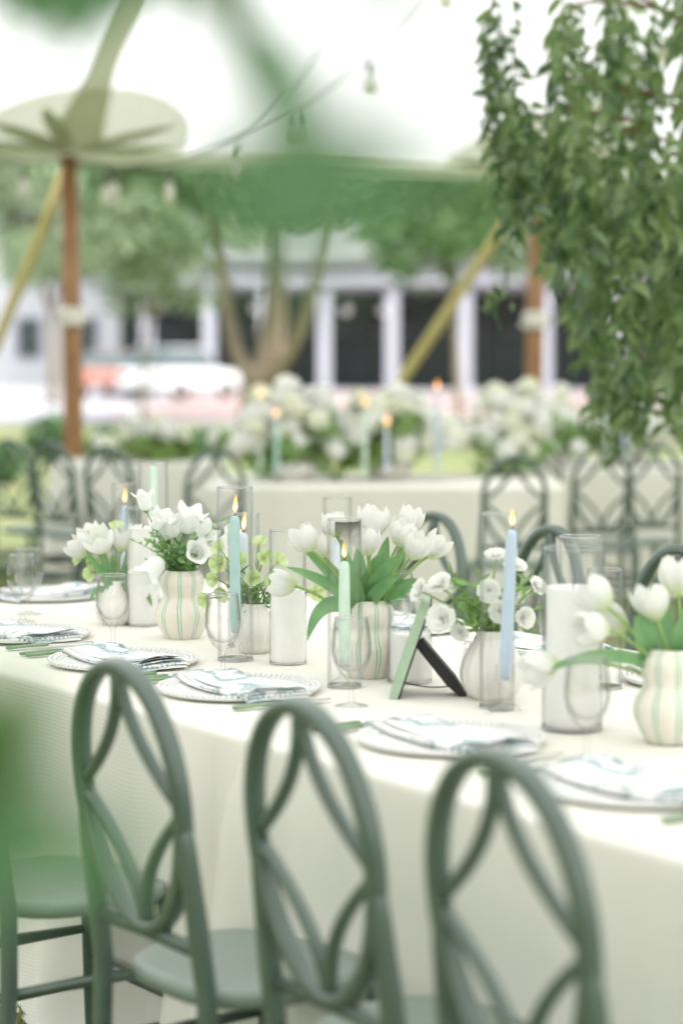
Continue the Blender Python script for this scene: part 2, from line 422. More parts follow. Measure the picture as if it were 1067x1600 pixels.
# ------------------------------------------------------------------ mesh builder
class MB:
    def __init__(s):
        s.v = []; s.f = []
    def add(s, vs, fs):
        n = len(s.v)
        s.v.extend([tuple(p) for p in vs])
        s.f.extend([tuple(i + n for i in f) for f in fs])
    def box(s, lo, hi, M=None):
        x0, y0, z0 = lo; x1, y1, z1 = hi
        vs = [Vector(p) for p in ((x0,y0,z0),(x1,y0,z0),(x1,y1,z0),(x0,y1,z0),(x0,y0,z1),(x1,y0,z1),(x1,y1,z1),(x0,y1,z1))]
        if M: vs = [M @ p for p in vs]
        s.add(vs, [(0,3,2,1),(4,5,6,7),(0,1,5,4),(1,2,6,5),(2,3,7,6),(3,0,4,7)])
    def sweep(s, pts, ref, a, b, closed=False, seg=10, power=2.6, cap=True):
        """sweep a rounded rectangle (half sizes a across, b along ref) along pts"""
        pts = [Vector(p) for p in pts]
        n = len(pts)
        rings = []
        for i, p in enumerate(pts):
            if closed:
                t = pts[(i + 1) % n] - pts[i - 1]
            else:
                t = pts[min(i + 1, n - 1)] - pts[max(i - 1, 0)]
            t.normalize()
            rv = Vector(ref(i / max(1, n - 1)) if callable(ref) else ref)
            side = t.cross(rv)
            if side.length < 1e-6:
                side = t.orthogonal()
            side.normalize()
            up = side.cross(t).normalized()
            u = i / max(1, n - 1)
            aa = a(u) if callable(a) else a
            bb = b(u) if callable(b) else b
            ring = []
            for k in range(seg):
                th = 2 * PI * (k + 0.5) / seg
                c, sn = math.cos(th), math.sin(th)
                ring.append(p + side * (aa * math.copysign(abs(c) ** (2 / power), c)) + up * (bb * math.copysign(abs(sn) ** (2 / power), sn)))
            rings.append(ring)
        vs = [q for r in rings for q in r]
        fs = []
        m = n if closed else n - 1
        for i in range(m):
            j = (i + 1) % n
            for k in range(seg):
                l = (k + 1) % seg
                fs.append((i*seg+k, i*seg+l, j*seg+l, j*seg+k))
        if not closed and cap:
            fs.append(tuple(range(seg))[::-1])
            fs.append(tuple((n-1)*seg + k for k in range(seg)))
        s.add(vs, fs)
    def tube(s, pts, r, seg=8):
        rr = r if callable(r) else (lambda u: r)
        p0, p1 = Vector(pts[0]), Vector(pts[-1])
        d = p1 - p0
        ref = Vector((0, 0, 1)) if abs(d.normalized().z) < 0.8 else Vector((0.3, 1, 0))
        s.sweep(pts, ref, rr, rr, seg=seg, power=2.0)
    def lathe(s, prof, seg=32, c=(0, 0, 0), rib=None, capb=False, capt=False):
        vs = []; fs = []
        for (r, z) in prof:
            for k in range(seg):
                th = 2 * PI * k / seg
                q = r * (rib(th, z) if rib else 1)
                vs.append((c[0] + q * math.cos(th), c[1] + q * math.sin(th), c[2] + z))
        for i in range(len(prof) - 1):
            for k in range(seg):
                l = (k + 1) % seg
                fs.append((i*seg+k, i*seg+l, (i+1)*seg+l, (i+1)*seg+k))
        if capb: fs.append(tuple(range(seg))[::-1])
        if capt: fs.append(tuple((len(prof)-1)*seg + k for k in range(seg)))
        s.add(vs, fs)
    def grid(s, fn, nu, nv):
        vs = [fn(i / nu, j / nv) for i in range(nu + 1) for j in range(nv + 1)]
        fs = [(i*(nv+1)+j, (i+1)*(nv+1)+j, (i+1)*(nv+1)+j+1, i*(nv+1)+j+1) for i in range(nu) for j in range(nv)]
        s.add(vs, fs)
    def blob(s, c, r, seg=8, rings=6, sc=(1, 1, 1)):
        prof = [(r * math.sin(PI * i / rings), -r * math.cos(PI * i / rings)) for i in range(rings + 1)]
        vs = []
        n = len(s.v)
        t = MB(); t.lathe([(max(a, 1e-4), b) for a, b in prof], seg)
        s.add([(c[0] + x*sc[0], c[1] + y*sc[1], c[2] + z*sc[2]) for x, y, z in t.v], t.f)
    def mesh(s, name, mat, smooth=True):
        me = bpy.data.meshes.new(name)
        me.from_pydata(s.v, [], s.f)
        me.materials.append(mat)
        if smooth:
            me.polygons.foreach_set('use_smooth', [True] * len(me.polygons))
        me.update()
        return me
    def build(s, name, mat, parent=None, smooth=True):
        return put(s.mesh(name, mat, smooth), name, parent)
def put(me, name, parent=None, loc=None, rot=None, scl=None, M=None):
    o = bpy.data.objects.new(name, me)
    COL.objects.link(o)
    if parent: o.parent = parent
    if M is not None:
        o.matrix_basis = M
    if loc is not None: o.location = loc
    if rot is not None: o.rotation_euler = rot
    if scl is not None: o.scale = scl if hasattr(scl, '__len__') else (scl, scl, scl)
    return o
def empty(name, loc=(0, 0, 0), rz=0.0):
    o = bpy.data.objects.new(name, None)
    o.empty_display_size = 0.1
    COL.objects.link(o)
    o.location = loc
    o.rotation_euler = (0, 0, rz)
    return o
def tag(o, label=None, cat=None, group=None, kind=None):
    if label: o['label'] = label
    if cat: o['category'] = cat
    if group: o['group'] = group
    if kind: o['kind'] = kind
    return o
def copy_tree(o, parent=None):
    c = o.copy()
    COL.objects.link(c)
    c.parent = parent
    for ch in o.children:
        copy_tree(ch, c)
    return c
def edge_split(me, angle=40):
    try:
        me.set_sharp_from_angle(angle=R(angle))
    except Exception:
        pass
    return me
def bez(p0, p1, p2, n=10):
    p0, p1, p2 = Vector(p0), Vector(p1), Vector(p2)
    return [p0*(1-t)**2 + p1*2*t*(1-t) + p2*t*t for t in [i/n for i in range(n+1)]]

# ------------------------------------------------------------------ table frame: a runs along the near edge, b across it
UX, UY = 0.565, -0.825
NX, NY = 0.825, 0.565
OX, OY = -0.12, 3.84
TOP = 0.76
TW = 1.27
def tab(a, b, z=0.0):
    return Vector((OX + a*UX + b*NX, OY + a*UY + b*NY, z))
ROT_N = math.atan2(NY, NX) - PI / 2      # local +Y -> n
ROT_U = math.atan2(UY, UX)               # local +X -> u  (the same turn)

# ================================================================== SETTING
def sheet(name, x0, x1, y0, y1, z, mat, nx=1, ny=1):
    m = MB()
    m.grid(lambda u, v: (x0 + (x1-x0)*u, y0 + (y1-y0)*v, z), nx, ny)
    return tag(m.build(name, mat, None, False), kind='structure')
sheet('ground', -260, 260, -60, 420, 0.0, LAWN)
sheet('paved_court', -60, -5.2, 44, 120, 0.004, CONCRETE)
sheet('brick_path', -5.2, 60, 45, 120, 0.006, BRICKPAVE)
k = MB()
k.box((-60, 43.85, 0.0), (60, 44.0, 0.12))
tag(k.build('kerb', CONCRETE, None, False), kind='structure')

# grass blades in the parts of the lawn that show between chairs and tables
rng = np.random.default_rng(4)
def grass(name, spots, n, label):
    vs = []; fs = []
    for (x0, x1, y0, y1), cnt in zip(spots, n):
        for i in range(cnt):
            x = rng.uniform(x0, x1); y = rng.uniform(y0, y1)
            h = rng.uniform(0.02, 0.055); w = rng.uniform(0.0015, 0.003) * (1 + y * 0.12)
            th = rng.uniform(0, PI); lx, ly = rng.normal(0, 0.018, 2)
            dx, dy = math.cos(th) * w, math.sin(th) * w
            k = len(vs)
            vs += [(x-dx, y-dy, 0.0), (x+dx, y+dy, 0.0), (x + lx*0.4 + dx*0.7, y + ly*0.4 + dy*0.7, h*0.6), (x + lx*0.4 - dx*0.7, y + ly*0.4 - dy*0.7, h*0.6), (x+lx, y+ly, h)]
            fs += [(k, k+1, k+2, k+3), (k+3, k+2, k+4)]
    m = MB(); m.v = vs; m.f = fs
    return tag(m.build(name, BLADE, None, True), label, 'grass', kind='stuff')
grass('lawn_grass', [(-1.2, 0.2, 3.2, 5.2), (-3.2, -0.6, 7.0, 14.5)], [9000, 16000], 'short green grass of the lawn under the tables')

# ---------------------------------------------------------------- foliage helper
def foliage_mesh(name, clumps, n, size, mat, seed, elong=1.8, droop=0.0):
    g = np.random.default_rng(seed)
    wts = np.array([c[1][0]*c[1][1]*c[1][2] for c in clumps]) ** 0.7
    idx = g.choice(len(clumps), n, p=wts / wts.sum())
    C = np.array([c[0] for c in clumps])[idx]
    S = np.array([c[1] for c in clumps])[idx]
    d = g.normal(size=(n, 3)); d /= np.linalg.norm(d, axis=1)[:, None]
    r = g.uniform(0.35, 1.0, n) ** 0.6
    P = C + d * S * r[:, None]
    ax = g.normal(size=(n, 3)); ax[:, 2] -= droop
    ax /= np.linalg.norm(ax, axis=1)[:, None]
    sd = np.cross(ax, g.normal(size=(n, 3))); sd /= np.linalg.norm(sd, axis=1)[:, None]
    nm = np.cross(ax, sd)
    L = size * g.uniform(0.6, 1.3, n)[:, None]
    W = L / elong
    v0 = P - ax*L*0.5; v1 = P + sd*W*0.5 + nm*W*0.15; v2 = P + ax*L*0.5; v3 = P - sd*W*0.5 + nm*W*0.15
    V = np.stack([v0, v1, v2, v3], 1).reshape(-1, 3)
    me = bpy.data.meshes.new(name)
    me.vertices.add(4*n); me.vertices.foreach_set('co', V.ravel())
    me.loops.add(6*n); me.polygons.add(2*n)
    b = np.arange(n)*4
    lp = np.stack([b, b+1, b+2, b, b+2, b+3], 1).ravel()
    me.loops.foreach_set('vertex_index', lp)
    me.polygons.foreach_set('loop_start', np.arange(2*n)*3)
    me.update(calc_edges=True)
    me.materials.append(mat)
    return me
def random_clumps(center, ext, n, r0, r1, seed, flat=0.8):
    g = random.Random(seed); out = []
    for i in range(n):
        while True:
            p = [g.uniform(-1, 1) for _ in range(3)]
            if sum(q*q for q in p) < 1: break
        r = g.uniform(r0, r1)
        out.append(((center[0]+p[0]*ext[0], center[1]+p[1]*ext[1], center[2]+p[2]*ext[2]), (r, r, r*flat)))
    return out

def branching(m, p, d, ln, r, depth, g, spread=0.5):
    q = p + d*ln
    mid = (p+q)/2 + Vector((g.uniform(-1,1), g.uniform(-1,1), 0))*ln*0.08
    m.tube(bez(p, mid, q, 5), lambda u: r*(1-0.4*u), 7)
    if depth:
        for i in range(2 + (depth > 1)):
            nd = (d + Vector((g.uniform(-1,1), g.uniform(-1,1), g.uniform(-0.2,0.7)))*spread).normalized()
            branching(m, q, nd, ln*g.uniform(0.6,0.85), r*0.6, depth-1, g, spread)
def tree(label, x, y, cz, ext, mat, seed, n=9000, leaf=0.20, trunk_r=0.16, group='trees behind the tent'):
    g = random.Random(seed)
    root = tag(empty('tree', (x, y, 0)), label, 'tree', group)
    m = MB()
    branching(m, Vector((0,0,-0.05)), Vector((g.uniform(-.08,.08), g.uniform(-.08,.08), 1)).normalized(), (cz - ext[2])*0.9 + 0.3, trunk_r, 3, g, 0.45)
    m.build('trunk', BARK, root)
    r = min(ext)
    cl = random_clumps((0, 0, cz), (ext[0]*0.82, ext[1]*0.8, ext[2]*0.8), 34, r*0.28, r*0.5, seed)
    put(foliage_mesh('crown', cl, n, leaf, mat, seed), 'crown', root)
    return root

# the forked tree standing behind the flower table
FT = at_y(398, 620, 30.0); FT.z = 0
root = tag(empty('forked_tree', FT), 'tan forked tree with three rising limbs behind the middle flower table', 'tree')
m = MB()
m.tube([(0, 0, -0.05), (0.0, 0, 0.25), (0.0, 0.02, 0.62), (0.02, 0, 1.0)], lambda u: 0.29 - 0.09*u, 12)
m.build('trunk', BARK, root)
s30 = FPX / 30.0
for pts, r0 in (([(400, 600), (372, 560), (358, 500), (350, 430), (338, 330)], 0.125),
                ([(405, 605), (415, 545), (425, 470), (428, 400), (440, 300)], 0.14),
                ([(420, 600), (462, 535), (487, 460), (500, 390), (512, 300)], 0.10)):
    m = MB()
    P = [at_y(a, b, 30.0 + 0.25*i*(1 if r0 > 0.11 else -1)) - FT for i, (a, b) in enumerate(pts)]
    fine = []
    for i in range(len(P) - 1):
        for t in range(4):
            fine.append(P[i].lerp(P[i+1], t/4))
    fine.append(P[-1])
    for it in range(2):
        fine = [fine[0]] + [(fine[i-1] + fine[i]*2 + fine[i+1])/4 for i in range(1, len(fine)-1)] + [fine[-1]]
    m.tube(fine, lambda u, r0=r0: r0*(1-0.5*u), 10)
    m.build('limb', BARK, root)
cl = random_clumps((0.5, 0, 4.25), (2.9, 2.2, 0.8), 40, 0.45, 0.95, 11)
put(foliage_mesh('crown', cl, 16000, 0.15, TREE_A, 12), 'crown', root)

tree('mid green tree right of the forked tree in front of the white porch', 2.0, 37, 4.55, (3.0, 2.0, 2.0), TREE_B, 21, 13000, 0.17, 0.08)
tree('pale loose tree behind the left tent pole', -3.9, 43, 4.6, (3.0, 2.0, 2.5), TREE_C, 22, 12000, 0.17, 0.07)
tree('tall dark green tree behind the forked tree crown', -1.6, 48, 6.6, (3.2, 2.6, 2.6), TREE_A, 23, 12000, 0.22)
tree('large pale green tree above the porch roof', 4.5, 90, 11.0, (7.5, 4, 5.6), TREE_B, 24, 12000, 0.42)
tree('tall grey green tree at the far left edge', -8.2, 62, 6.8, (3.0, 2.6, 4.2), TREE_C, 25, 9000, 0.26)
tree('broad green tree rising behind the porch left end', -7.0, 93, 11.5, (6.5, 4, 6.5), TREE_B, 26, 11000, 0.42)
tree('green tree behind the hanging greenery at right', 8.0, 58, 6.2, (3.4, 2.6, 2.8), TREE_A, 27, 9000, 0.26)

# low shrubs along the court
def shrub(label, px, y, w, h, mat, seed):
    p = at_y(px, 600, y)
    root = tag(empty('shrub', (p.x, y, 0)), label, 'shrub', 'low shrubs behind the left chairs')
    g = random.Random(seed)
    m = MB()
    for i in range(5):
        a = g.uniform(0, 2*PI)
        m.tube(bez((0, 0, 0), (0.05*math.cos(a), 0.05*math.sin(a), h*0.4), (w*0.35*math.cos(a), 0.3*math.sin(a), h*0.75), 4), 0.012, 5)
    m.build('stem', TWIG, root)
    cl = random_clumps((0, 0, h*0.52), (w*0.36, 0.3, h*0.26), 14, 0.14, 0.24, seed)
    put(foliage_mesh('foliage', cl, 2600, 0.07, mat, seed), 'foliage', root)
shrub('dark rounded shrub just left of the left tent pole', 82, 25.0, 0.62, 0.80, HEDGE, 31)
shrub('dark green shrub right of the left tent pole', 176, 25.5, 0.62, 0.66, HEDGE, 32)
shrub('bright yellow green shrub between the left chairs', 262, 26.0, 0.5, 0.66, HEDGE_Y, 33)
shrub('green shrub beside the foot of the forked tree', 326, 25.5, 0.5, 0.60, HEDGE, 34)
shrub('dark low shrub at the left edge of the picture', 6, 24.0, 0.75, 0.50, HEDGE, 35)

# ---------------------------------------------------------------- white porch building
PY = 76.0
porch = tag(empty('porch_building', (0, PY, 0)), 'long pale porch building with square columns and dark glazing', 'building')
SP = FPX / PY
def bx(px): return (px - 533.5) / SP
m = MB(); m.box((-8.2, -0.3, 3.86), (16, 0.5, 4.55)); m.build('entablature', BUILD_W, porch, False)
m = MB(); m.box((-8.5, -0.55, 4.553), (16.2, 0.75, 4.72)); m.build('cornice', BUILD_W, porch, False)
m = MB(); m.add([(-8.6,-0.7,4.73),(16.3,-0.7,4.73),(16.3,5,4.9),(-8.6,5,4.9),(-8.6,-0.7,4.79),(16.3,-0.7,4.79),(16.3,5,4.96),(-8.6,5,4.96)], [(0,1,5,4),(4,5,6,7),(0,3,2,1),(0,4,7,3),(1,2,6,5),(2,3,7,6)])
m.build('roof', SLATE, porch, False)
m = MB(); m.box((-8.1, 4.0, 0.01), (16, 4.3, 4.7)); m.build('rear_wall', DARKGLASS, porch, False)
m = MB(); m.box((-8.3, -0.6, 0.012), (16, 4.0, 0.16)); m.build('porch_floor', CONCRETE, porch, False)
m = MB(); m.box((-8.1, 0.2, 3.70), (16, 4.0, 3.85)); m.build('porch_ceiling', BUILD_W, porch, False)
colmesh = MB()
colmesh.box((-0.21, -0.21, 0.32), (0.21, 0.21, 3.62)); colmesh.box((-0.28, -0.28, 0.163), (0.28, 0.28, 0.318)); colmesh.box((-0.27, -0.27, 3.623), (0.27, 0.27, 3.697))
colmesh = colmesh.mesh('column', BUILD_W, False)
for px in (232, 328, 415, 507, 612, 726, 850, 965, 1080):
    put(colmesh, 'column', porch, (bx(px), 0, 0))
wm = MB()
for i in range(4):
    wm.box((-0.95 + i*0.62, 3.9, 0.30), (-0.92 + i*0.62, 3.99, 3.4))
wm.box((-0.95, 3.9, 3.403), (0.97, 3.99, 3.47)); wm.box((-0.95, 3.9, 2.2), (0.97, 3.985, 2.26))
wm = wm.mesh('window_frame', SLATE, False)
for px in (235, 380, 515, 615, 722, 840, 958):
    put(wm, 'window_frame', porch, (bx(px), 0, 0))
lg = MB(); lg.blob((0, 0, 0), 0.19, 12, 8); lg = lg.mesh('porch_lamp', LAMPW)
ls = MB(); ls.tube([(0, 0, 0.15), (0, 0, 0.62)], 0.015, 6); ls = ls.mesh('lamp_rod', SLATE)
for px, z in ((250, 3.3), (325, 3.25), (540, 3.2), (600, 3.2), (400, 3.25)):
    l = put(lg, 'porch_lamp', porch, (bx(px), 0.9, z - 0.2)); put(ls, 'lamp_rod', l)

# pale house on the far left
hb = tag(empty('house', (-17.0, 98, 0)), 'pale grey house with tall windows at the far left', 'building')
m = MB(); m.box((-9, 0, 0.01), (7.2, 9, 7.6)); m.build('wall', BUILD_G, hb, False)
m = MB(); m.add([(-9.5,-0.5,7.62),(7.7,-0.5,7.62),(7.7,9.5,7.62),(-9.5,9.5,7.62),(-9.5,4.5,10.6),(7.7,4.5,10.6)], [(0,1,5,4),(2,3,4,5),(0,4,3),(1,2,5),(0,3,2,1)]); m.build('roof', SLATE, hb, False)
wf = MB(); wf.box((-0.6, -0.05, 0), (0.6, -0.004, 1.9)); wf = wf.mesh('window', BUILD_W, False)
wp = MB(); wp.box((-0.5, -0.07, 0.1), (-0.03, -0.053, 1.8)); wp.box((0.03, -0.07, 0.1), (0.5, -0.053, 1.8)); wp = wp.mesh('pane', DARKGLASS, False)
for z in (1.2, 4.6):
    for x in (-7, -4.5, -2, 0.5, 3, 5.5):
        w = put(wf, 'window', hb, (x, 0, z)); put(wp, 'pane', w)
m = MB(); m.box((-0.55, -0.06, 0.02), (0.55, -0.004, 0.9)); m.build('step', CONCRETE, hb, False)

# parked cars beyond the court
def car(label, x, y, rz, paint, tall):
    root = tag(empty('parked_car', (x, y, 0.006), rz), label, 'car', 'cars parked in front of the porch')
    L, W = 4.5, 0.9
    def side(prof, w0, w1, name, mat, par):
        m = MB(); n = len(prof)
        vs = [(px_, -w0 if z < 1.0 else -w1, z) for px_, z in prof] + [(px_, w0 if z < 1.0 else w1, z) for px_, z in prof]
        fs = [tuple(range(n))[::-1], tuple(range(n, 2*n))] + [(i, (i+1) % n, n+(i+1) % n, n+i) for i in range(n)]
        m.add(vs, fs)
        o = m.build(name, mat, par, False)
        bv = o.modifiers.new('bevel', 'BEVEL'); bv.width = 0.06; bv.segments = 2
        return o
    body = [(-2.2, 0.38), (2.2, 0.38), (2.25, 0.62), (2.15, 0.86), (0.95, 0.98), (-1.9, 0.99), (-2.2, 0.9)]
    b = side(body, 0.9, 0.86, 'body', paint, root)
    cab = [(1.0, 0.97), (0.35, tall), (-1.55, tall), (-1.95, 0.97)]
    side(cab, 0.84, 0.66, 'cabin', CARGLASS, root)
    m = MB(); m.box((-1.5, -0.64, tall-0.03), (0.3, 0.64, tall+0.035)); m.build('roof', paint, root, False)
    for sx in (-1.35, 1.4):
        for sy in (-1, 1):
            m = MB(); m.tube([(0, -0.1, 0), (0, 0.1, 0)], 0.33, 18)
            w = put(edge_split(m.mesh('wheel', TYRE)), 'wheel', root, (sx, sy*0.81, 0.335))
            m = MB(); m.tube([(0, sy*0.1, 0), (0, sy*0.112, 0)], 0.2, 14); m.build('rim', STEEL, w)
    for sy in (-1, 1):
        m = MB(); m.blob((2.2, sy*0.62, 0.7), 0.12, 8, 6, (0.5, 1.4, 0.7)); m.build('headlight', LAMPW, root)
        m = MB(); m.box((-2.215, sy*0.62-0.18, 0.7), (-2.17, sy*0.62+0.18, 0.86)); m.build('tail_light', REDLAMP, root, False)
def carx(px, y): return (px - 533.5) * y / FPX
car('white tall car parked left of the forked tree', carx(282, 68), 68, R(62), CARW, 1.62)
car('red car parked left of the white car', carx(200, 76), 73, R(80), CARR, 1.5)
# ================================================================== TENT
def eave_y(x): return 14.45 + (x + 1.77) * 0.44
def canopy_z(x, y):
    d1 = max(0.0, (eave_y(x) - y) * 0.915)
    d2 = max(0.0, y + 9.0)
    d3 = max(0.0, x + 9.5); d4 = max(0.0, 9.5 - x)
    d = -math.log(math.exp(-0.8*d1) + math.exp(-0.8*d2) + math.exp(-0.8*d3) + math.exp(-0.8*d4)) / 0.8
    d = max(d, 0.0)
    return 2.78 + 3.4*(1 - math.exp(-d/9.0))
tent = tag(empty('sailcloth_tent', (0, 3, 0)), 'white sailcloth tent canopy overhead with cream reinforcing at its edge', 'tent')
TO = Vector((0, 3, 0))
m = MB()
def cfn(u, v):
    x = -9.5 + 19*u
    y = -9.0 + (eave_y(x) + 9.0) * v
    return (x, y - 3, canopy_z(x, y))
m.grid(cfn, 60, 70)
m.build('canopy', CANOPY, tent)
# eave valance
m = MB()
def band(u, v):
    x = -9.5 + 19*u
    y = eave_y(x)
    sc = 0.035*abs(math.sin((x + 1.77) / 3.3 * PI))
    return (x, y - 3 + 0.006, canopy_z(x, y) + 0.02 + sc*0 - 0.11*v)
m.grid(band, 80, 2)
m.build('eave_band', WEB, tent)
PL = Vector((-1.77, eave_y(-1.77), 0)); PR = Vector((1.39, eave_y(1.39), 0))
def under(x, y, drop): return Vector((x, y - 3, canopy_z(x, y) - drop))
for P, nm in ((PL, 0), (PR, 1)):
    ed = Vector((1, 0.44)).normalized(); inn = Vector((0.44, -1)).normalized()
    m = MB()
    def half(u, v):
        th = PI*u; r = 0.02 + 0.74*v
        x = P.x + ed.x*r*math.cos(th) + inn.x*r*1.15*math.sin(th)
        y = P.y - 0.01 + ed.y*r*math.cos(th) + inn.y*r*1.15*math.sin(th)
        return under(x, y, 0.006)
    m.grid(half, 26, 8)
    m.build('corner_patch', PATCH, tent)
    for deg, ln in ((6, 0.70), (34, 0.70), (122, 0.66), (152, 0.72), (176, 0.7)):
        m = MB()
        def ray_fn(u, v):
            th = R(deg) + (v - 0.5)*2*R(19)*(1-u)**0.9
            r = 0.02 + ln*u
            x = P.x + ed.x*r*math.cos(th) + inn.x*r*math.sin(th)
            y = P.y - 0.012 + ed.y*r*math.cos(th) + inn.y*r*math.sin(th)
            return under(x, y, 0.012)
        m.grid(ray_fn, 8, 3)
        m.build('star_patch', STARM, tent)
    # ridge webbing running in toward the mast
    tgt = Vector((0.72, 6.0)) if nm == 0 else Vector((4.6, 8.0))
    m = MB()
    def strap(u, v):
        c = Vector((P.x, P.y - 0.01)).lerp(tgt, u)
        dr = (tgt - Vector((P.x, P.y))).normalized(); sdv = Vector((-dr.y, dr.x))
        w = 0.082 + 0.11*max(0, 1-u*8)
        q = c + sdv*(v-0.5)*2*w
        return under(q.x, q.y, 0.018)
    m.grid(strap, 50, 2)
    m.build('ridge_webbing', WEB, tent)
def pole(P, label, h, lean):
    root = tag(empty('tent_pole', P), label, 'pole', 'wooden side poles of the tent')
    m = MB()
    m.tube([(0, 0, 0.0), (lean*0.3, 0, h*0.3), (lean*0.6, 0, h*0.6), (lean, 0, h)], lambda u: 0.055 + 0.012*math.sin(PI*u), 14)
    m.build('shaft', WOOD, root)
    m = MB(); m.tube([(lean, 0, h - 0.02), (lean, 0, h + 0.06)], 0.018, 8); m.build('pin', STEEL, root)
    m = MB()
    for i in range(4):
        m.add(*(lambda t: (t.v, t.f))(_ring(lean*0.55, 0, 1.64 + 0.03*i, 0.068, 0.017)))
    for i in range(5):
        a = i*1.3
        m.blob((lean*0.55 + 0.08*math.cos(a), 0.08*math.sin(a), 1.68 + 0.03*math.sin(a*2)), 0.038, 8, 6, (1, 1, 0.8))
    m.build('fabric_tie', ROPE, root)
    m = MB(); m.lathe([(0.11, 0.0), (0.11, 0.012), (0.03, 0.02)], 14); m.build('foot_plate', STEEL, root)
def _ring(x, y, z, r, t):
    m = MB()
    m.sweep([(x + r*math.cos(a), y + r*math.sin(a), z) for a in [2*PI*i/20 for i in range(20)]], (0, 0, 1), t, t, True, 6, 2.0)
    return m
pole(PL, 'left wooden tent pole with a white tie', 2.74, -0.02)
pole(PR, 'right wooden tent pole beside the hanging greenery', 2.74, 0.02)
def guy(p0, p1, label, w=0.045):
    m = MB()
    d = (p1 - p0).normalized()
    m.sweep([p0.lerp(p1, i/8) + Vector((0, 0, -0.05*math.sin(PI*i/8))) for i in range(9)], Vector((0, -1, 0.2)), w, 0.003, seg=6)
    o = m.build('guy_strap', STRAP)
    o.data.transform(Matrix.Translation(-p1)); o.location = p1
    # hold the anchored end just above the lawn
    tag(o, label, 'strap', 'yellow guy straps of the tent')
guy(PL + Vector((-0.03, 0.05, 2.70)), Vector((-3.35, 17.0, 0.02)), 'yellow guy strap running down left from the left pole')
guy(PR + Vector((-0.03, 0.05, 2.66)), Vector((-0.30, 19.6, 0.02)), 'yellow guy strap crossing in front of the porch columns', 0.05)
guy(Vector((-6.2, eave_y(-6.2) + 0.05, 2.6)), Vector((-5.6, 17.5, 0.02)), 'yellow guy strap beyond the left edge of the tent')

# string lights: two festoon strands
bulb_m = MB(); bulb_m.lathe([(0.012, -0.075), (0.016, -0.085), (0.030, -0.115), (0.034, -0.140), (0.028, -0.165), (0.012, -0.180), (0.0008, -0.182)], 14)
bulb_m = bulb_m.mesh('bulb', BULBGLASS)
sock_m = MB(); sock_m.lathe([(0.004, 0.0), (0.004, -0.03), (0.015, -0.032), (0.016, -0.078), (0.010, -0.08)], 10); sock_m = sock_m.mesh('socket', CABLE)
fil_m = MB(); fil_m.tube([(0, 0, -0.09), (0.004, 0, -0.15)], 0.003, 5); fil_m = fil_m.mesh('filament', STAMEN)
def festoon(label, pix, bulbs):
    P = [at_y(a, b, y) for a, b, y in pix]
    fine = []
    for i in range(len(P) - 1):
        for t in range(6): fine.append(P[i].lerp(P[i+1], t/6))
    fine.append(P[-1])
    for it in range(3):
        fine = [fine[0]] + [(fine[i-1] + fine[i]*2 + fine[i+1])/4 for i in range(1, len(fine)-1)] + [fine[-1]]
    root = tag(empty('string_lights', fine[0]), label, 'string lights')
    m = MB(); m.tube([q - fine[0] for q in fine], 0.006, 6); m.build('cable', CABLE, root)
    for bpx in bulbs:
        q = min(fine, key=lambda q: abs(533.5 + FPX*q.x/q.y - bpx))
        b = put(bulb_m, 'bulb', root, q - fine[0], scl=1.25); put(sock_m, 'socket', b); put(fil_m, 'filament', b)
festoon('string of clear bulbs climbing from the eave to the upper right', [(100, 252, 14.3), (200, 272, 14.2), (300, 256, 14.1), (390, 214, 13.9), (480, 166, 13.4), (580, 90, 12.8), (665, -6, 12.1), (730, -100, 11.6)], (172, 262, 372, 472, 583, 692))
festoon('thin second string of bulbs along the eave at left', [(-60, 225, 14.2), (40, 258, 14.25), (112, 250, 14.35), (190, 262, 14.3), (300, 246, 14.2), (400, 205, 14.0), (470, 120, 13.2), (540, 20, 12.5), (580, -60, 12.0)], (40, 184))

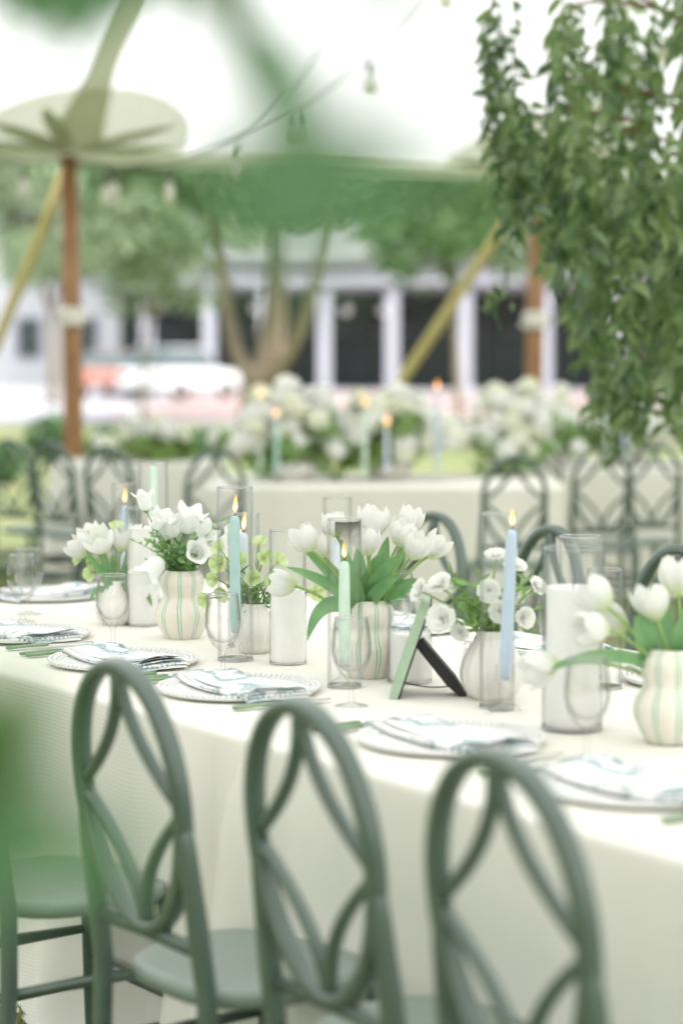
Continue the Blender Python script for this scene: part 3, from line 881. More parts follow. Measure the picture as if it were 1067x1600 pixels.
# ================================================================== TABLES AND CLOTHS
def cloth(name, label, origin, rz, x0, x1, y0, y1, seed, amp=0.026, group=None, tuck=0.0, corner=0.085):
    """cloth draped to the floor over a rectangle, local axes; origin on the floor"""
    g = random.Random(seed)
    per = []
    rc = 0.035
    cs = [(x1-rc, y0+rc, -PI/2), (x1-rc, y1-rc, 0), (x0+rc, y1-rc, PI/2), (x0+rc, y0+rc, PI)]
    step = 0.03
    pts = []
    for i, (cx, cy_, a0) in enumerate(cs):
        for k in range(6):
            a = a0 + PI/2*k/5
            pts.append((cx + rc*math.cos(a), cy_ + rc*math.sin(a), math.cos(a), math.sin(a), 1.0 if 0 < k < 5 else 0.8))
        nx_, ny_ , _ = cs[(i+1) % 4]
        a = a0 + PI/2
        ex, ey = cx + rc*math.cos(a), cy_ + rc*math.sin(a)
        a2 = cs[(i+1) % 4][2]
        fx, fy = nx_ + rc*math.cos(a2), ny_ + rc*math.sin(a2)
        L = math.hypot(fx-ex, fy-ey); n = max(2, int(L/step))
        for k in range(1, n):
            t = k/n
            near = min(t, 1-t)*L
            pts.append((ex + (fx-ex)*t, ey + (fy-ey)*t, math.cos(a), math.sin(a), max(0.0, 1 - near/0.35)*0.8))
    n = len(pts)
    ph = [g.uniform(0, 6.28) for _ in range(6)]
    rows = [(0.0, 0.0), (0.006, 0.0015), (0.011, 0.006), (0.013, 0.014), (0.013, 0.04), (0.014, 0.10), (0.015, 0.2), (0.016, 0.32), (0.018, 0.44), (0.02, 0.56), (0.022, 0.66), (0.025, 0.735), (0.03, TOP-0.012)]
    m = MB()
    for ri, (off, dz) in enumerate(rows):
        f = min(1, max(0, (dz - 0.02)/0.7)) ** 0.8
        s_ = 0
        for i, (x, y, ux, uy, cw) in enumerate(pts):
            if i: s_ += math.hypot(x-pts[i-1][0], y-pts[i-1][1])
            w = math.sin(s_*11 + ph[0] + 1.4*math.sin(s_*2.7+ph[3])) * (0.5 + 0.5*math.sin(s_*2.3 + ph[1])) + 0.25*math.sin(s_*29 + ph[2] + 2*math.sin(s_*1.9))
            d = off + f*amp*(w + 0.5) + f*cw*corner*(0.5 + 0.6*math.sin(s_*34 + ph[4]))
            tk = tuck*max(0, -uy)*min(1, max(0, (dz-0.08)/0.24))**1.3
            m.v.append((x + ux*d, y + uy*d + tk, TOP - dz))
    for ri in range(len(rows)-1):
        for i in range(n):
            j = (i+1) % n
            m.f.append((ri*n+i, (ri+1)*n+i, (ri+1)*n+j, ri*n+j))
    m.f.append(tuple(range(n)))
    o = m.build('tablecloth', CLOTH, None, True)
    edge_split(o.data, 60)
    o.location = origin; o.rotation_euler = (0, 0, rz)
    tag(o, label, 'tablecloth', group)
    # the table under it
    t = tag(empty('banquet_table', origin, rz), label.split(' cloth')[0].replace('ivory', 'wooden') if False else 'table under the ' + label, 'table')
    b = MB(); b.box((x0+0.004, y0+0.004, TOP-0.035), (x1-0.004, y1-0.004, TOP-0.004)); b.build('tabletop', PAPER, t, False)
    for sx in (x0+0.12, x1-0.12):
        for sy in (y0+0.12, y1-0.12):
            l = MB(); l.tube([(sx, sy, 0), (sx, sy, TOP-0.036)], 0.016, 8); l.build('leg', STEEL, t)
    return o
cloth('c', 'ivory ribbed cloth on the left half of the main table', tab(0, 0, 0.0035), ROT_U, -2.46, 0.0, -0.052, TW, 1, amp=0.036, tuck=0.03, corner=0.17)
o = cloth('c', 'ivory ribbed cloth on the right half of the main table', tab(0, 0, 0), ROT_U, -0.045, 2.4, -0.042, TW-0.006, 2, amp=0.036, tuck=0.03, corner=0.12)
BT1 = (0.30, 11.75); BT2 = (3.15, 13.4); BT3 = (-1.35, 16.6)
cloth('c', 'ivory cloth of the flower table in front of the forked tree', (BT1[0], BT1[1], 0), R(-2), -0.98, 0.86, -0.62, 0.62, 3, 0.015)
cloth('c', 'ivory cloth of the flower table under the hanging greenery', (BT2[0], BT2[1], 0), R(-3), -1.95, 2.0, -0.62, 0.62, 4, 0.015)
BT3 = (-1.30, 13.85)
cloth('c', 'ivory cloth of the far table behind the left chairs', (BT3[0], BT3[1], 0), R(3), -0.50, 0.55, -0.36, 0.38, 5, 0.015)

# ================================================================== CHAIRS
def make_chair():
    root = empty('oval_back_chair')
    def yb(z): return -0.205 - max(0, z-0.45)*0.125
    tilt = Vector((0, 1, 0.15)).normalized()
    m = MB()
    zc, hz, hx = 0.747, 0.210, 0.147
    m.sweep([(hx*math.sin(t)*(1 - 0.06*math.cos(t)*-1), yb(zc + hz*math.cos(t)), zc + hz*math.cos(t)) for t in [2*PI*i/56 for i in range(56)]], tilt, 0.0125, 0.016, True, 12, 3.2)
    m.build('back_hoop', CHAIR, root)
    for sx in (-1, 1):
        m = MB()
        m.sweep([(sx*0.143, yb(0.82), 0.82), (sx*0.149, yb(0.69), 0.69), (sx*0.153, yb(0.57), 0.57), (sx*0.157, yb(0.45), 0.45), (sx*0.160, -0.208, 0.30), (sx*0.164, -0.225, 0.14), (sx*0.168, -0.25, 0.0)], (0, 1, 0), lambda u: 0.0155*min(1, 0.2 + u*3.2) - 0.003*u, lambda u: 0.0172*min(1, 0.45 + u*2.6) - 0.003*u, seg=12, power=3.2)
        m.build('rear_leg', CHAIR, root)
        m = MB()
        m.tube([(sx*0.160, 0.120, 0.425), (sx*0.163, 0.125, 0.30), (sx*0.167, 0.130, 0.12), (sx*0.170, 0.135, 0.0)], lambda u: 0.019 - 0.006*u, 12)
        m.build('front_leg', CHAIR, root)
        for z in (0.30, 0.19):
            m = MB()
            m.tube([(sx*0.161, -0.212, z), (sx*0.165, -0.03, z), (sx*0.166, 0.127, z)], lambda u: 0.0085 + 0.004*math.sin(PI*u), 10)
            m.build('stretcher', CHAIR, root)
        for up in (1, -1):
            m = MB()
            P = []
            z0 = zc + up*hz*0.97
            for i in range(13):
                t = i/12
                x = sx*(0.004 + 0.139*t**2.0)
                z = z0 - up*(hz*0.94)*t
                P.append((x, yb(z), z))
            m.sweep(P, tilt, 0.0095, 0.010, seg=10, power=3.0)
            m.build('back_slat', CHAIR, root)
    for y, z, w in ((-0.212, 0.24, 0.162), (0.128, 0.24, 0.169)):
        m = MB(); m.tube([(-w, y, z), (0, y, z), (w, y, z)], lambda u: 0.0085 + 0.004*math.sin(PI*u), 10); m.build('stretcher', CHAIR, root)
    m = MB(); m.sweep([(-0.155, -0.214, 0.528), (0, -0.216, 0.532), (0.155, -0.214, 0.528)], (0, 1, 0), 0.012, 0.011, seg=8); m.build('back_rail', CHAIR, root)
    # seat: rounded front, dished top, thin edge
    m = MB()
    def outline(t):
        c, s_ = math.cos(t), math.sin(t)
        x = 0.192*math.copysign(abs(c)**0.72, c) * (1.0 if s_ > 0 else 0.94)
        y = -0.02 + 0.175*math.copysign(abs(s_)**0.72, s_)
        return x, y
    nt_ = 48
    rings = [(0.0, 0.444), (0.35, 0.4445), (0.7, 0.448), (0.9, 0.4535), (0.97, 0.453), (1.0, 0.447), (1.0, 0.436), (0.97, 0.424), (0.9, 0.420), (0.0, 0.420)]
    for f, z in rings:
        for i in range(nt_):
            x, y = outline(2*PI*i/nt_)
            f2 = max(f, 0.002)
            m.v.append((x*f2, -0.01 + (y+0.01)*f2, z - (0.012*(max(0, y)/0.18)**2*f if z > 0.43 else 0.010*(max(0, y)/0.18)**2*f)))
    for r_ in range(len(rings)-1):
        for i in range(nt_):
            j = (i+1) % nt_
            m.f.append((r_*nt_+i, (r_+1)*nt_+i, (r_+1)*nt_+j, r_*nt_+j))
    m.build('seat', SEAT_LIT, root)
    return root
proto_chair = make_chair()
first = [True]
def chair(label, x, y, rz, group):
    o = proto_chair if first[0] else copy_tree(proto_chair)
    first[0] = False
    o.location = (x, y, 0); o.rotation_euler = (0, 0, rz)
    tag(o, label, 'chair', group)
    return o
G1 = 'chairs along the near side of the main table'
for a, b, dr, lab in ((-0.40, -0.2, 0, 'sage green chair mostly cut off by the left edge, seat showing'),
                   (0.262, -0.195, 2, 'sage green oval back chair nearest the left, full back visible'),
                   (0.755, -0.175, 0, 'sage green oval back chair in the lower middle'),
                   (1.212, -0.19, -1, 'largest sage green oval back chair, closest to the camera')):
    p = tab(a, b)
    chair(lab, p.x, p.y, ROT_N + R(dr), G1)
G2 = 'chairs along the far side of the main table'
for px, py, dr, lab in ((684, 799, 4, 'sage chair behind the tulip vase on the far side'),
                    (856, 819, -3, 'sage chair behind the blue taper candle on the far side'),
                    (1062, 850, 0, 'sage chair behind the right hand tulips on the far side')):
    y = FPX * 0.47 / (py - HOR)
    p = at_y(px, py, y)
    chair(lab, p.x - NX*0.265, p.y - NY*0.265, ROT_N + PI + R(dr), G2)
p = tab(-2.86, 0.74)
chair('sage chair at the head of the main table, cut by the left edge', p.x, p.y, ROT_U - PI/2, 'chair at the head of the main table')
G3 = 'chairs at the tables in the background'
for px, py, face, lab in ((792, 706, 4, 'blurred green chair in front of the middle flower table'),
                     (838, 686, 178, 'blurred green chair behind the right end of the middle flower table'),
                     (945, 694, -10, 'blurred green chair below the hanging greenery, left of a pair'),
                     (994, 690, 14, 'blurred green chair below the hanging greenery, right of a pair'),
                     (60, 682, -30, 'pale blurred green chair at the far left'),
                     (134, 686, -38, 'pale blurred green chair in front of the left tent pole'),
                     (214, 692, -30, 'blurred green chair behind the tall glass cylinders'),
                     (314, 697, 20, 'blurred green chair left of the middle flower table'),
                     ):
    y = FPX * 0.47 / (py - HOR)
    p = at_y(px, py, y)
    rz = R(face)
    chair(lab, p.x + math.sin(-rz)*0.0, p.y + 0.0, rz, G3)

# ================================================================== TABLEWARE
def wine_glass_mesh():
    m = MB()
    m.lathe([(0.034, 0.001), (0.0345, 0.0022), (0.028, 0.0045), (0.012, 0.0075), (0.0055, 0.014), (0.0045, 0.03), (0.005, 0.045), (0.009, 0.054), (0.022, 0.066), (0.033, 0.085), (0.0385, 0.105), (0.0385, 0.125), (0.0355, 0.15), (0.0322, 0.172), (0.0315, 0.1738), (0.0306, 0.172), (0.0337, 0.15), (0.0367, 0.125), (0.0365, 0.106), (0.030, 0.087), (0.018, 0.073), (0.0005, 0.069)], 40)
    return m.mesh('water_goblet', GOBGLASS)
GOB = wine_glass_mesh()
_r = MB(); _r.sweep([(0.0315*math.cos(2*PI*i/40), 0.0315*math.sin(2*PI*i/40), 0.1735) for i in range(40)], (0, 0, 1), 0.0013, 0.0013, True, 8, 2.0)
GOBRIM = _r.mesh('rim', RIMGLASS)
def goblet(px, py, label, s=1.0):
    p = on_z(px, py, TOP)
    o = put(GOB, 'water_goblet', None, (p.x, p.y, TOP + 0.001), scl=s)
    put(GOBRIM, 'rim', o)
    tag(o, label, 'glass', 'stemmed water glasses on the main table')
goblet(36, 974, 'front stemmed glass of the pair at the left edge')
goblet(46, 962, 'rear stemmed glass of the pair at the left edge')
goblet(177, 1016, 'stemmed glass in front of the leftmost tulips', 1.0)
goblet(349, 1056, 'stemmed glass in front of the sea blue taper candle')
goblet(549, 1106, 'blurred stemmed glass in front of the mint taper candle')
goblet(916, 1190, 'blurred stemmed glass beside the big right pillar candle')
goblet(622, 1010, 'stemmed glass just right of the tulip vase, far side', 1.0)
goblet(868, 1052, 'stemmed glass behind the big right pillar candle')

def cyl_mesh(r, h, t=0.0036):
    m = MB()
    m.lathe([(0.001, 0.002), (r-0.004, 0.002), (r-0.001, 0.0025), (r, 0.006), (r, h*0.5), (r, h-0.0025), (r-t*0.5, h), (r-t, h-0.0025), (r-t, h*0.5), (r-t, 0.008), (r-0.006, 0.005), (0.001, 0.005)], 44)
    return edge_split(m.mesh('glass_cylinder', GLASS), 50)
def cyl(p, r, h, label):
    o = put(cyl_mesh(r, h), 'glass_cylinder', None, (p.x, p.y, TOP + 0.001))
    rim = MB(); rim.sweep([((r-0.0018)*math.cos(2*PI*i/44), (r-0.0018)*math.sin(2*PI*i/44), h) for i in range(44)], (0, 0, 1), 0.0021, 0.0016, True, 8, 2.0)
    rim.build('rim', RIMGLASS, o)
    rim = MB(); rim.lathe([(r-0.004, 0.0015), (r-0.0005, 0.001), (r+0.0004, 0.004), (r-0.0005, 0.0085), (r-0.006, 0.009), (0.001, 0.0095)], 44)
    rim.build('base', RIMGLASS, o)
    tag(o, label, 'glass cylinder', 'glass cylinders around candles')
def flame(parent, z, s=1.0):
    m = MB(); m.lathe([(0.0008, -0.002), (0.0042, 0.004), (0.0062, 0.011), (0.0052, 0.020), (0.0028, 0.031), (0.0004, 0.040)], 12)
    k = len(bpy.data.objects) % 7
    put(m.mesh('flame', FLAME), 'flame', parent, (0, 0, z), (0.05*(k-3)/3, 0.10*(k-2)/4, 0), (s*1.1, s*1.1, s*(0.95 + 0.06*k)))
def pillar(px, py, r, h, label, gr, gh, glabel, lit=False):
    p = on_z(px, py, TOP)
    root = tag(empty('pillar_candle', (p.x, p.y, TOP + 0.0055)), label, 'candle', 'white pillar candles')
    m = MB()
    m.lathe([(0.001, 0.0), (r*0.97, 0.0), (r, 0.003), (r, h*0.3), (r, h*0.6), (r, h-0.004), (r*0.975, h-0.0005), (r*0.90, h-0.003), (r*0.4, h-0.006), (0.001, h-0.006)], 44)
    m.build('wax_body', WAX, root)
    m = MB(); m.tube([(0, 0, h-0.007), (0.001, 0, h+0.002), (0.003, 0, h+0.008)], 0.0013, 6); m.build('wick', WICK, root)
    if lit: flame(root, h+0.006)
    if gr: cyl(p, gr, gh, glabel)
pillar(450, 1039, 0.0370, 0.163, 'white pillar candle standing left of the tulip vase', 0.0405, 0.296, 'glass cylinder around the white pillar left of the tulips')
pillar(224, 979, 0.0385, 0.245, 'tall white pillar candle behind the leftmost tulips', 0.0425, 0.296, 'glass cylinder around the tall white pillar at left')
pillar(893, 1140, 0.0475, 0.256, 'big blurred white pillar candle at right', 0.0555, 0.330, 'glass cylinder around the big right pillar candle')
pillar(640, 1068, 0.0420, 0.100, 'short white pillar candle behind the photo frame', 0.046, 0.17, 'low glass cylinder behind the photo frame')
pillar(905, 1062, 0.042, 0.165, 'white pillar candle hidden behind the big right candle', 0.046, 0.300, 'glass cylinder rising behind the big right candle')

def taper(px, py, mat, z0, z1, label, gr, gh, glabel, lit=True, tilt=(0, 0), hlabel=''):
    p = on_z(px, py, TOP)
    root = tag(empty('taper_candle', (p.x, p.y, TOP + 0.0055 + z0)), label, 'candle', 'coloured taper candles')
    h = z1 - z0
    m = MB()
    m.lathe([(0.001, 0.0), (0.0095, 0.0), (0.0115, 0.03), (0.0122, 0.06), (0.0118, h*0.6), (0.0105, h-0.012), (0.0085, h-0.003), (0.004, h), (0.001, h+0.0005)], 20)
    m.build('wax_body', mat, root)
    m = MB(); m.tube([(0, 0, h), (0.0005, 0, h+0.007), (0.002, 0, h+0.011)], 0.0011, 6); m.build('wick', WICK, root)
    root.rotation_euler = (tilt[0], tilt[1], 0)
    if lit: flame(root, h+0.008, 0.8)
    m = MB()
    m.lathe([(0.030, 0.0), (0.031, 0.003), (0.024, 0.012), (0.011, 0.018), (0.0085, 0.028), (0.013, 0.036), (0.0085, 0.044), (0.011, z0-0.006), (0.0165, z0), (0.0168, z0+0.028), (0.0158, z0+0.029)], 28)
    o = put(m.mesh('candle_holder', GLASS), 'candle_holder', None, (p.x, p.y, TOP + 0.0055))
    tag(o, hlabel, 'candle holder', 'clear glass candle holders')
    if gr: cyl(p, gr, gh, glabel)
taper(368, 1034, WAX_SEA, 0.060, 0.318, 'lit sea blue taper candle right of the striped vase', 0.0395, 0.386, 'tall glass cylinder around the sea blue taper', hlabel='glass holder under the sea blue taper')
taper(381, 1012, WAX_LAV, 0.060, 0.262, 'lit pale lavender taper candle just behind the sea blue one', 0.0370, 0.310, 'shorter glass cylinder behind the sea blue taper', hlabel='glass holder under the pale lavender taper')
taper(538, 1076, WAX_MINT, 0.045, 0.255, 'lit mint green taper candle in front of the tulips', 0.0345, 0.345, 'glass cylinder with mint taper in front of tulips', hlabel='glass holder under the front mint taper')
taper(788, 1116, WAX_BLUE, 0.060, 0.345, 'lit dusty blue taper candle leaning slightly right of the frame', 0.0, 0, '', tilt=(0, R(2.4)), hlabel='glass holder under the dusty blue taper')
taper(241, 944, WAX_MINT, 0.120, 0.372, 'unlit mint green taper candle at the back left', 0.0400, 0.386, 'tallest glass cylinder at the back left', lit=False, hlabel='glass holder under the back mint taper')
taper(196, 938, WAX_BLUE, 0.060, 0.258, 'lit taper candle at the back left behind the tulips', 0.0345, 0.322, 'glass cylinder with flame at the back left', hlabel='glass holder under the back left lit taper')
taper(527, 955, WAX_LAV, 0.060, 0.19, 'short taper candle behind the tulip bouquet', 0.0375, 0.300, 'glass cylinder behind the tulip bouquet', lit=False, hlabel='glass holder behind the tulip bouquet')
cyl(on_z(776, 1108, TOP), 0.034, 0.375, 'tall empty looking glass cylinder beside the dusty blue taper')
cyl(on_z(943, 1078, TOP), 0.036, 0.245, 'glass cylinder right of the big right candle')
# dark brown film inside the front mint cylinder, denser towards the rim
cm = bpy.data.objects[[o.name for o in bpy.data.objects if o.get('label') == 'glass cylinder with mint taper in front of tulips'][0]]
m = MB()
def film_fn(u, v):
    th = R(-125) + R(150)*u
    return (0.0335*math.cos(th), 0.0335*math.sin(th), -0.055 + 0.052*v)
m.grid(film_fn, 14, 4)
so = m.build('dark_film', DARK_FILM, cm); so.location = (0, 0, 0.345); so['label'] = 'dark film under the rim'

# vases
def gourd(px, py, label, s=1.0, rz=0.0):
    p = on_z(px, py, TOP)
    prof = [(0.001, 0.006), (0.034, 0.004), (0.037, 0.0), (0.040, 0.002), (0.052, 0.020), (0.0625, 0.045), (0.0645, 0.063), (0.058, 0.082), (0.0475, 0.097), (0.0455, 0.105), (0.0495, 0.118), (0.0530, 0.134), (0.0500, 0.150), (0.0425, 0.160), (0.0385, 0.165), (0.0355, 0.1655), (0.0345, 0.162), (0.042, 0.15), (0.047, 0.134), (0.040, 0.10), (0.03, 0.08)]
    fine = []
    for i in range(len(prof)-1):
        fine += [prof[i], ((prof[i][0]+prof[i+1][0])/2, (prof[i][1]+prof[i+1][1])/2)]
    fine.append(prof[-1])
    m = MB()
    m.lathe(fine, 96, rib=lambda th, z: 1 + 0.018*math.cos(9*th))
    o = m.build('ceramic_vase', VASE_STRIPE)
    o.location = (p.x, p.y, TOP + 0.001); o.scale = (s, s, s); o.rotation_euler = (0, 0, rz)
    tag(o, label, 'vase', 'gourd shaped striped vases')
    return p
def bulbvase(px, py, label, s=1.0, rz=0.0):
    p = on_z(px, py, TOP)
    prof = [(0.001, 0.006), (0.028, 0.004), (0.030, 0.0), (0.034, 0.002), (0.050, 0.018), (0.059, 0.040), (0.0605, 0.058), (0.055, 0.080), (0.044, 0.100), (0.034, 0.114), (0.0295, 0.126), (0.031, 0.134), (0.0275, 0.134), (0.026, 0.124), (0.038, 0.10), (0.03, 0.08)]
    m = MB()
    m.lathe(prof, 96, rib=lambda th, z: 1 + 0.03*abs(math.cos(8*th)))
    o = m.build('ceramic_vase', VASE_PLAIN)
    o.location = (p.x, p.y, TOP + 0.001); o.scale = (s, s, s); o.rotation_euler = (0, 0, rz)
    tag(o, label, 'vase', 'plain ribbed vases')
    return p
V1 = gourd(285, 999, 'cream gourd vase with green lines holding bell flowers', 1.0, 0.15)
V2 = gourd(576, 1060, 'cream gourd vase with green lines holding the large tulip bouquet', 1.0, 0.5)
V3 = gourd(1045, 1160, 'blurred cream gourd vase with green lines at the right edge', 1.0, 0.3)
V4 = bulbvase(399, 1022, 'small off white ribbed vase behind the sea blue taper', 0.86)
V5 = bulbvase(768, 1094, 'off white ribbed vase behind the dusty blue taper', 1.03)
V6 = bulbvase(181, 978, 'off white ribbed vase holding the leftmost tulips', 0.85)

# ---------------------------------------------------------------- flowers
def petal_mesh(name, L, W, cup, mat, tipw=0.15, flare=0.0, bulge=1.0):
    """one petal: base at the origin, rising along +Z, bowed outward to +X"""
    m = MB()
    def fn(u, v):
        w = (v - 0.5)*2
        z = L*u
        r = bulge*cup*(math.sin(PI*(0.08 + 0.66*u))**0.8) + flare*u**3
        hw = W*(math.sin(PI*(0.10 + 0.84*u)))**0.62
        ang = w*hw/max(0.012, cup)
        rr = r + 0.0012*w*w
        return (rr*math.cos(ang), rr*math.sin(ang), z - 0.004*w*w*u)
    m.grid(fn, 9, 6)
    return m.mesh(name, mat)
TUL_IN = petal_mesh('petal', 0.052, 0.019, 0.0185, TULPETAL)
TUL_OUT = petal_mesh('petal', 0.050, 0.021, 0.0215, TULPETAL, flare=0.002)
def align(d, roll=0.0):
    d = Vector(d).normalized()
    return (d.to_track_quat('Z', 'Y') @ Quaternion((0, 0, 1), roll)).to_matrix().to_4x4()
def tulip(root, base, head, seed, s=1.0, nod=None, open_=0.085):
    """stem mesh is the part, its six petals are sub-parts; coordinates local to root"""
    g = random.Random(seed)
    base, head = Vector(base), Vector(head)
    mid = base.lerp(head, 0.55) + Vector((0, 0, 0.025 + 0.02*g.random()))
    path = bez(base, mid, head, 10)
    d = (path[-1] - path[-2]).normalized()
    d = (d + Vector((0, 0, 0.55 if nod is None else nod))).normalized()
    m = MB(); m.tube(path + [head + d*0.006], lambda u: 0.0032, 8)
    st = m.build('tulip', STEM, root)
    roll = g.uniform(0, 6.28)
    for k in range(6):
        A = align(d, roll + k*PI/3)
        me = TUL_OUT if k % 2 else TUL_IN
        tl = g.uniform(-0.06, 0.10) + open_*g.uniform(0.0, 2.2)
        M = Matrix.Translation(head) @ A @ Matrix.Rotation(tl, 4, 'Y') @ Matrix.Scale(1.12*s*g.uniform(0.94, 1.06), 4)
        put(me, 'petal', st, M=M)
def strip_leaf(root, pts, w, ref=(0, -1, 0.3), mat=None, name='leaf', fold=0.25):
    pts = [Vector(p) for p in pts]
    P = bez(pts[0], pts[1], pts[2], 14) if len(pts) == 3 else pts
    m = MB(); n = len(P)
    for i, p in enumerate(P):
        u = i/(n-1)
        t = (P[min(i+1, n-1)] - P[max(i-1, 0)]).normalized()
        rv = Vector(ref)
        sd_ = t.cross(rv).normalized(); up = sd_.cross(t)
        hw = w*max(0.02, (math.sin(PI*(0.10 + 0.90*u)))**0.65 * (1 - 0.25*u))
        if u > 0.999: hw = w*0.02
        for k in (-1, -0.5, 0, 0.5, 1):
            m.v.append(p + sd_*hw*k + up*(hw*fold*abs(k)))
    for i in range(n-1):
        for k in range(4):
            m.f.append((i*5+k, i*5+k+1, (i+1)*5+k+1, (i+1)*5+k))
    return m.build(name, mat or TULIP_LEAF, root)
def bouquet(name, p, label, z, cat='flowers'):
    return tag(empty(name, (p.x, p.y, TOP + z)), label, cat)
def loc(root, px, py, dy=0.0):
    """local point of a bouquet seen at a pixel, dy metres behind the vase axis"""
    return at_y(px, py, root.location.y + dy) - root.location

b2 = bouquet('tulip_bouquet', V2, 'large bouquet of white tulips with broad leaves', 0.155)
g = random.Random(5)
for i, (px, py, dy, s) in enumerate(((527, 838, 0.05, 0.95), (487, 860, -0.02, 1.05), (507, 872, 0.04, 0.95), (582, 838, 0.0, 1.15), (574, 866, -0.05, 1.1), (637, 835, 0.03, 1.1), (622, 852, -0.02, 1.0), (641, 872, -0.06, 1.05), (668, 870, 0.02, 1.05), (462, 916, 0.06, 1.05))):
    tulip(b2, (g.uniform(-0.018, 0.018), g.uniform(-0.018, 0.018), -0.06), loc(b2, px, py, dy), 40+i, s, nod=(0.55 if px > 480 else -0.05))
for tip, mid, w, dy in (((447, 886), (520, 905), 0.015, -0.05), ((466, 848), (505, 880), 0.014, 0.0), ((480, 1002), (500, 905), 0.019, -0.06), ((533, 842), (545, 900), 0.017, 0.03), ((560, 850), (560, 900), 0.020, 0.02), ((606, 838), (590, 895), 0.021, 0.02), ((618, 870), (585, 905), 0.022, -0.05), ((600, 862), (575, 905), 0.022, -0.03), ((656, 905), (610, 912), 0.015, 0.0), ((668, 918), (610, 915), 0.012, -0.04), ((617, 950), (640, 900), 0.015, 0.03), ((640, 850), (600, 900), 0.016, 0.05), ((545, 870), (550, 910), 0.02, -0.05), ((588, 868), (572, 910), 0.019, 0.0), ((625, 900), (590, 915), 0.017, -0.06)):
    strip_leaf(b2, [(g.uniform(-0.02, 0.02), g.uniform(-0.02, 0.02), -0.03), loc(b2, mid[0], mid[1], dy), loc(b2, tip[0], tip[1], dy*1.5)], w)

b3 = bouquet('tulip_bouquet', V3, 'blurred bouquet of white tulips at the right edge', 0.155)
for i, (px, py, dy, s, nod) in enumerate(((950, 950, 0.0, 1.15, 0.2), (946, 985, -0.05, 1.2, -0.2), (978, 985, 0.03, 1.1, 0.3), (1024, 968, 0.0, 1.15, 0.8), (1060, 930, 0.03, 1.2, 0.9), (868, 1036, -0.03, 1.15, -0.2), (1100, 950, 0.0, 1.1, 0.8))):
    tulip(b3, (g.uniform(-0.018, 0.018), g.uniform(-0.018, 0.018), -0.06), loc(b3, px, py, dy), 60+i, s, nod=nod)
for tip, mid, w, dy in (((850, 1050), (950, 1000), 0.014, -0.04), ((1000, 930), (1010, 985), 0.018, 0.0), ((992, 960), (1000, 1010), 0.018, -0.03), ((1040, 935), (1040, 990), 0.017, 0.03), ((1075, 940), (1060, 990), 0.017, -0.04), ((1110, 960), (1085, 990), 0.017, 0.0), ((1006, 960), (1012, 1000), 0.014, 0.05)):
    strip_leaf(b3, [(g.uniform(-0.02, 0.02), g.uniform(-0.02, 0.02), -0.03), loc(b3, mid[0], mid[1], dy), loc(b3, tip[0], tip[1], dy*1.5)], w)

# open ruffled blooms
def ruffle_mesh(name, r, mat, layers=4, seed=1, per=7, opn=1.0):
    g = random.Random(seed); m = MB()
    for l in range(layers):
        f = (l+1)/layers
        for k in range(per):
            a = 2*PI*(k + 0.5*(l % 2))/per + g.uniform(-0.15, 0.15)
            op = (0.25 + 1.05*f*g.uniform(0.85, 1.1))*opn
            L = r*(0.75 + 0.35*f); W = r*0.5*(0.6+0.5*f)
            def fn(u, v, a=a, op=op, L=L, W=W):
                w = (v-0.5)*2
                hw = W*math.sin(PI*(0.08 + 0.72*u))**0.8
                cu = op*(0.45 + 0.75*u)
                x = L*u*math.sin(cu); z = L*u*math.cos(cu)*0.8 + 0.002*math.sin(w*5 + a)*u
                y = w*hw
                x -= 0.18*y*y/W
                return (x*math.cos(a) - y*math.sin(a), x*math.sin(a) + y*math.cos(a), z)
            m.grid(fn, 4, 4)
    return m.mesh(name, mat)
RUF = [ruffle_mesh('bloom', 0.034, PETAL, 4, i) for i in range(3)]
RUFC = [ruffle_mesh('bloom', 0.034, CREAMPETAL, 4, 7+i) for i in range(2)]
RUFS = [ruffle_mesh('bloom', 0.024, PETAL, 3, 12+i, 5) for i in range(2)]
LIS = [ruffle_mesh('bloom', 0.033, PETAL, 4, 31+i, 6, 0.62) for i in range(3)]
def hydrangea_mesh(seed, mat, r=0.036, n=46):
    """domed head of small four-petalled florets"""
    g = random.Random(seed); m = MB()
    for i in range(n):
        z = 1 - 1.35*(i + 0.5)/n; a = i*2.39996 + g.uniform(-0.2, 0.2)
        q = math.sqrt(max(0, 1 - z*z))
        nrm = Vector((q*math.cos(a), q*math.sin(a), z)); c = nrm*r*g.uniform(0.9, 1.06)
        t1 = nrm.orthogonal().normalized(); t2 = nrm.cross(t1); rot = g.uniform(0, 6.28)
        for k in range(4):
            d = t1*math.cos(rot + k*PI/2) + t2*math.sin(rot + k*PI/2); e = nrm.cross(d)
            L = r*0.34*g.uniform(0.85, 1.15)
            b = len(m.v)
            m.v += [tuple(c), tuple(c + d*L*0.6 + e*L*0.42 + nrm*L*0.12), tuple(c + d*L + nrm*L*0.05), tuple(c + d*L*0.6 - e*L*0.42 + nrm*L*0.12)]
            m.f += [(b, b+1, b+2), (b, b+2, b+3)]
    core = MB(); core.blob((0, 0, 0), r*0.86, 10, 8); m.add(core.v, core.f)
    return m.mesh('bloom', mat)
HYD = [hydrangea_mesh(61+i, PETAL) for i in range(2)] + [hydrangea_mesh(65, CREAMPETAL)]
